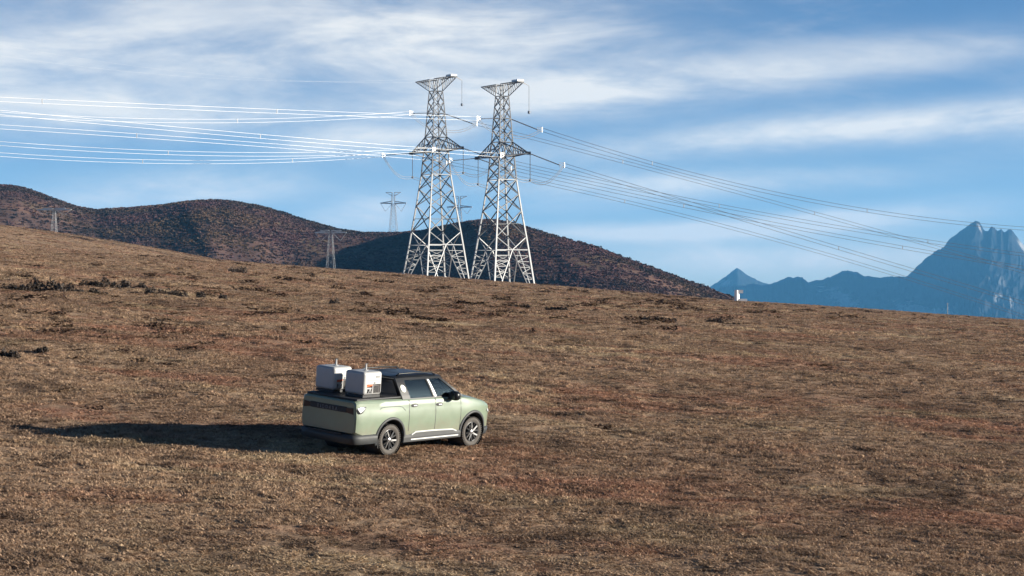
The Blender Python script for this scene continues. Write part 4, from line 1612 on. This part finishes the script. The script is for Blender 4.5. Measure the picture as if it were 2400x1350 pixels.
sw.rotation_euler = (0, R(-62), 0)

# wheels
def wheel(x, y, sg):
    W_ = empty('wheel', (x, y, .38))
    W_.parent = truck
    W_.rotation_euler = (0, R(random.uniform(0, 60)), 0)
    h = .125
    prof = [(.255, -h * .8), (.30, -h), (.345, -h * .98), (.368, -h * .80), (.378, -h * .45), (.380, 0), (.378, h * .45), (.368, h * .80), (.345, h * .98), (.30, h), (.255, h * .8)]
    ty = MB().lathe(prof, 48, 'y').build('tyre', M['tyre'], W_, True)
    tr_ = MB()
    for k in range(44):
        a = 2 * math.pi * k / 44
        for off in (-.085, .085):
            a2 = a + (0 if off > 0 else math.pi / 44)
            c, s = math.cos(a2), math.sin(a2)
            p0 = Vector((c * .374, off - .035, s * .374))
            p1 = Vector((c * .374, off + .035, s * .374))
            tr_.beam(p0, p1, .018, .018, 4)
    tr_.build('tread_blocks', M['tyre'], W_)
    o_ = sg * h
    rm = MB().lathe([(.258, o_ * .8), (.250, o_ * .86), (.238, o_ * .8), (.232, o_ * .3), (.225, -o_ * .6), (.03, -o_ * .4)], 40, 'y').build('rim', M['rim'], W_, True)
    for k in range(6):
        a = 2 * math.pi * k / 6
        for da, mtl, out in ((-.13, 'rim', .0), (.13, 'rim', 0.0)):
            c0, s0 = math.cos(a), math.sin(a)
            c1, s1 = math.cos(a + da * 1.9), math.sin(a + da * 1.9)
            p0 = Vector((c0 * .055, o_ * .72, s0 * .055))
            p1 = Vector((c1 * .243, o_ * .80, s1 * .243))
            MB().beam(p0, p1, .030, .024, 4).build('spoke', M['rimbright'] if k % 2 == 0 and da > 0 else M['rim'], W_)
    MB().lathe([(0.001, o_ * .92), (.045, o_ * .92), (.062, o_ * .78), (.062, o_ * .3)], 16, 'y').build('hub_cap', M['rimbright'], W_, True)
    MB().lathe([(.02, -o_ * .1), (.16, -o_ * .1), (.16, o_ * .02), (.02, o_ * .02)], 24, 'y').build('brake_disc', M['trim'], W_)


for x in (-1.56, 1.56):
    for sg in (-1, 1):
        wheel(x, sg * .80, sg)
MB().beam((-1.56, -.8, .38), (-1.56, .8, .38), .06, .06, 8).build('rear_axle', M['dark'], truck)
for x, nm in ((-1.98, 'mud_flap'), ):
    for sg in (-1, 1):
        MB().box((x - .01, sg * .80 - .12, .20), (x + .01, sg * .80 + .12, .42)).build(nm, M['dark'], truck)


# ---------------------------------------------------------------- the two white cases on the bed cover
def rounded_box(name, lo, hi, rad, matl, parent):
    o = MB().box(lo, hi).build(name, matl, parent, True)
    md = o.modifiers.new('round', 'BEVEL')
    md.width = rad
    md.segments = 5
    return o


TM = Matrix.LocRotScale(truck.location, truck.rotation_euler, None)


def case(x0, y0, label):
    """x0 rear end, y0 left side, in truck coordinates"""
    C_ = empty('equipment_case')
    C_.matrix_world = TM @ Matrix.Translation((x0 + .33, y0 - .325, 1.435))
    tag(C_, label, 'case', 'white cases on the truck bed')
    hx_, hy_, H_ = .33, .325, .62
    # shell with an opening in the right side
    shell = MB().box((-hx_, -hy_, .055), (hx_, hy_, H_)).build('case_shell', M['white'])
    b_ = shell.modifiers.new('round', 'BEVEL')
    b_.width = .075
    b_.segments = 6
    cut = MB().box((-.215, -hy_ - .1, .10), (.275, -hy_ + .26, .315)).build('cut', M['dark'])
    md = shell.modifiers.new('open', 'BOOLEAN')
    md.operation = 'DIFFERENCE'
    md.object = cut
    bpy.context.view_layer.update()
    me = bpy.data.meshes.new_from_object(shell.evaluated_get(bpy.context.evaluated_depsgraph_get()))
    bpy.data.objects.remove(shell)
    bpy.data.objects.remove(cut)
    sh = link('case_shell', me, None, C_, True)
    bb = bmesh.new()
    bb.from_mesh(me)
    for e_ in bb.edges:
        if len(e_.link_faces) == 2 and e_.calc_face_angle(0) > R(40):
            e_.smooth = False
    bb.to_mesh(me)
    bb.free()
    MB().box((-.30, -.29, -.005), (.30, .29, .055)).build('base_plinth', M['dark'], C_)
    # machinery in the opening
    MB().box((-.21, -hy_ + .20, .105), (.27, -hy_ + .255, .31)).build('inner_panel', M['dark'], C_)
    mesh_ = MB().box((.02, -hy_ + .012, .115), (.235, -hy_ + .18, .285))
    mesh_.build('mesh_block', M['greymesh'], C_)
    for k in range(9):
        MB().box((.03 + .023 * k, -hy_ + .004, .118), (.036 + .023 * k, -hy_ + .011, .282)).build('mesh_rib', M['trim'], C_)
    MB().box((-.012, -hy_ + .002, .10), (.012, -hy_ + .04, .29)).build('white_strut', M['white'], C_)
    MB().beam((-.20, -hy_ + .03, .27), (.0, -hy_ + .03, .30), .022, .03, 8).build('orange_grip', M['orange'], C_)
    MB().beam((-.07, -hy_ + .03, .22), (-.12, -hy_ + .03, .105), .016, .016, 6).beam((-.07, -hy_ + .03, .22), (-.03, -hy_ + .03, .105), .016, .016, 6).build('white_bracket', M['white'], C_)
    MB().box((-.205, -hy_ + .02, .20), (-.02, -hy_ + .12, .235)).build('white_shelf', M['white'], C_)
    MB().lathe([(.0, .0), (.05, .0), (.05, .11), (.02, .14), (0, .14)], 12, 'z', (-.16, -hy_ + .1, .105)).build('small_tank', M['white'], C_)
    # latch and vent marks
    MB().box((.03, -hy_ - .012, .335), (.07, -hy_ + .002, .36)).build('latch', M['trim'], C_)
    for k in range(3):
        MB().box((.10 + .045 * k, -hy_ - .003, .47), (.12 + .045 * k, -hy_ + .003, .52)).build('vent_slot', M['trim'], C_)
    MB().box((-.19, -hy_ - .004, H_ - .21), (.19, -hy_ + .002, H_ - .2)).build('side_seam', M['greymesh'], C_)
    # post with a small camera on the lid
    ps = MB().beam((0.04, -.02, H_ - .01), (0.04, -.02, H_ + .17), .028, .02, 8).build('post', M['white'], C_)
    MB().lathe([(0.001, -.02), (.03, -.012), (.03, .012), (.001, .02)], 10, 'z', (.065, -.02, H_ + .16)).build('camera_ball', M['trim'], ps)
    MB().lathe([(.06, 0), (.06, .012), (.03, .02)], 12, 'z', (.04, -.02, H_ - .002)).build('post_foot', M['white'], ps)
    return C_


case(-2.42, -.09, 'nearer white rounded case with an open side hatch, on the right of the bed')
case(-2.40, .94, 'farther white rounded case on the left of the bed, in the shade of the other')
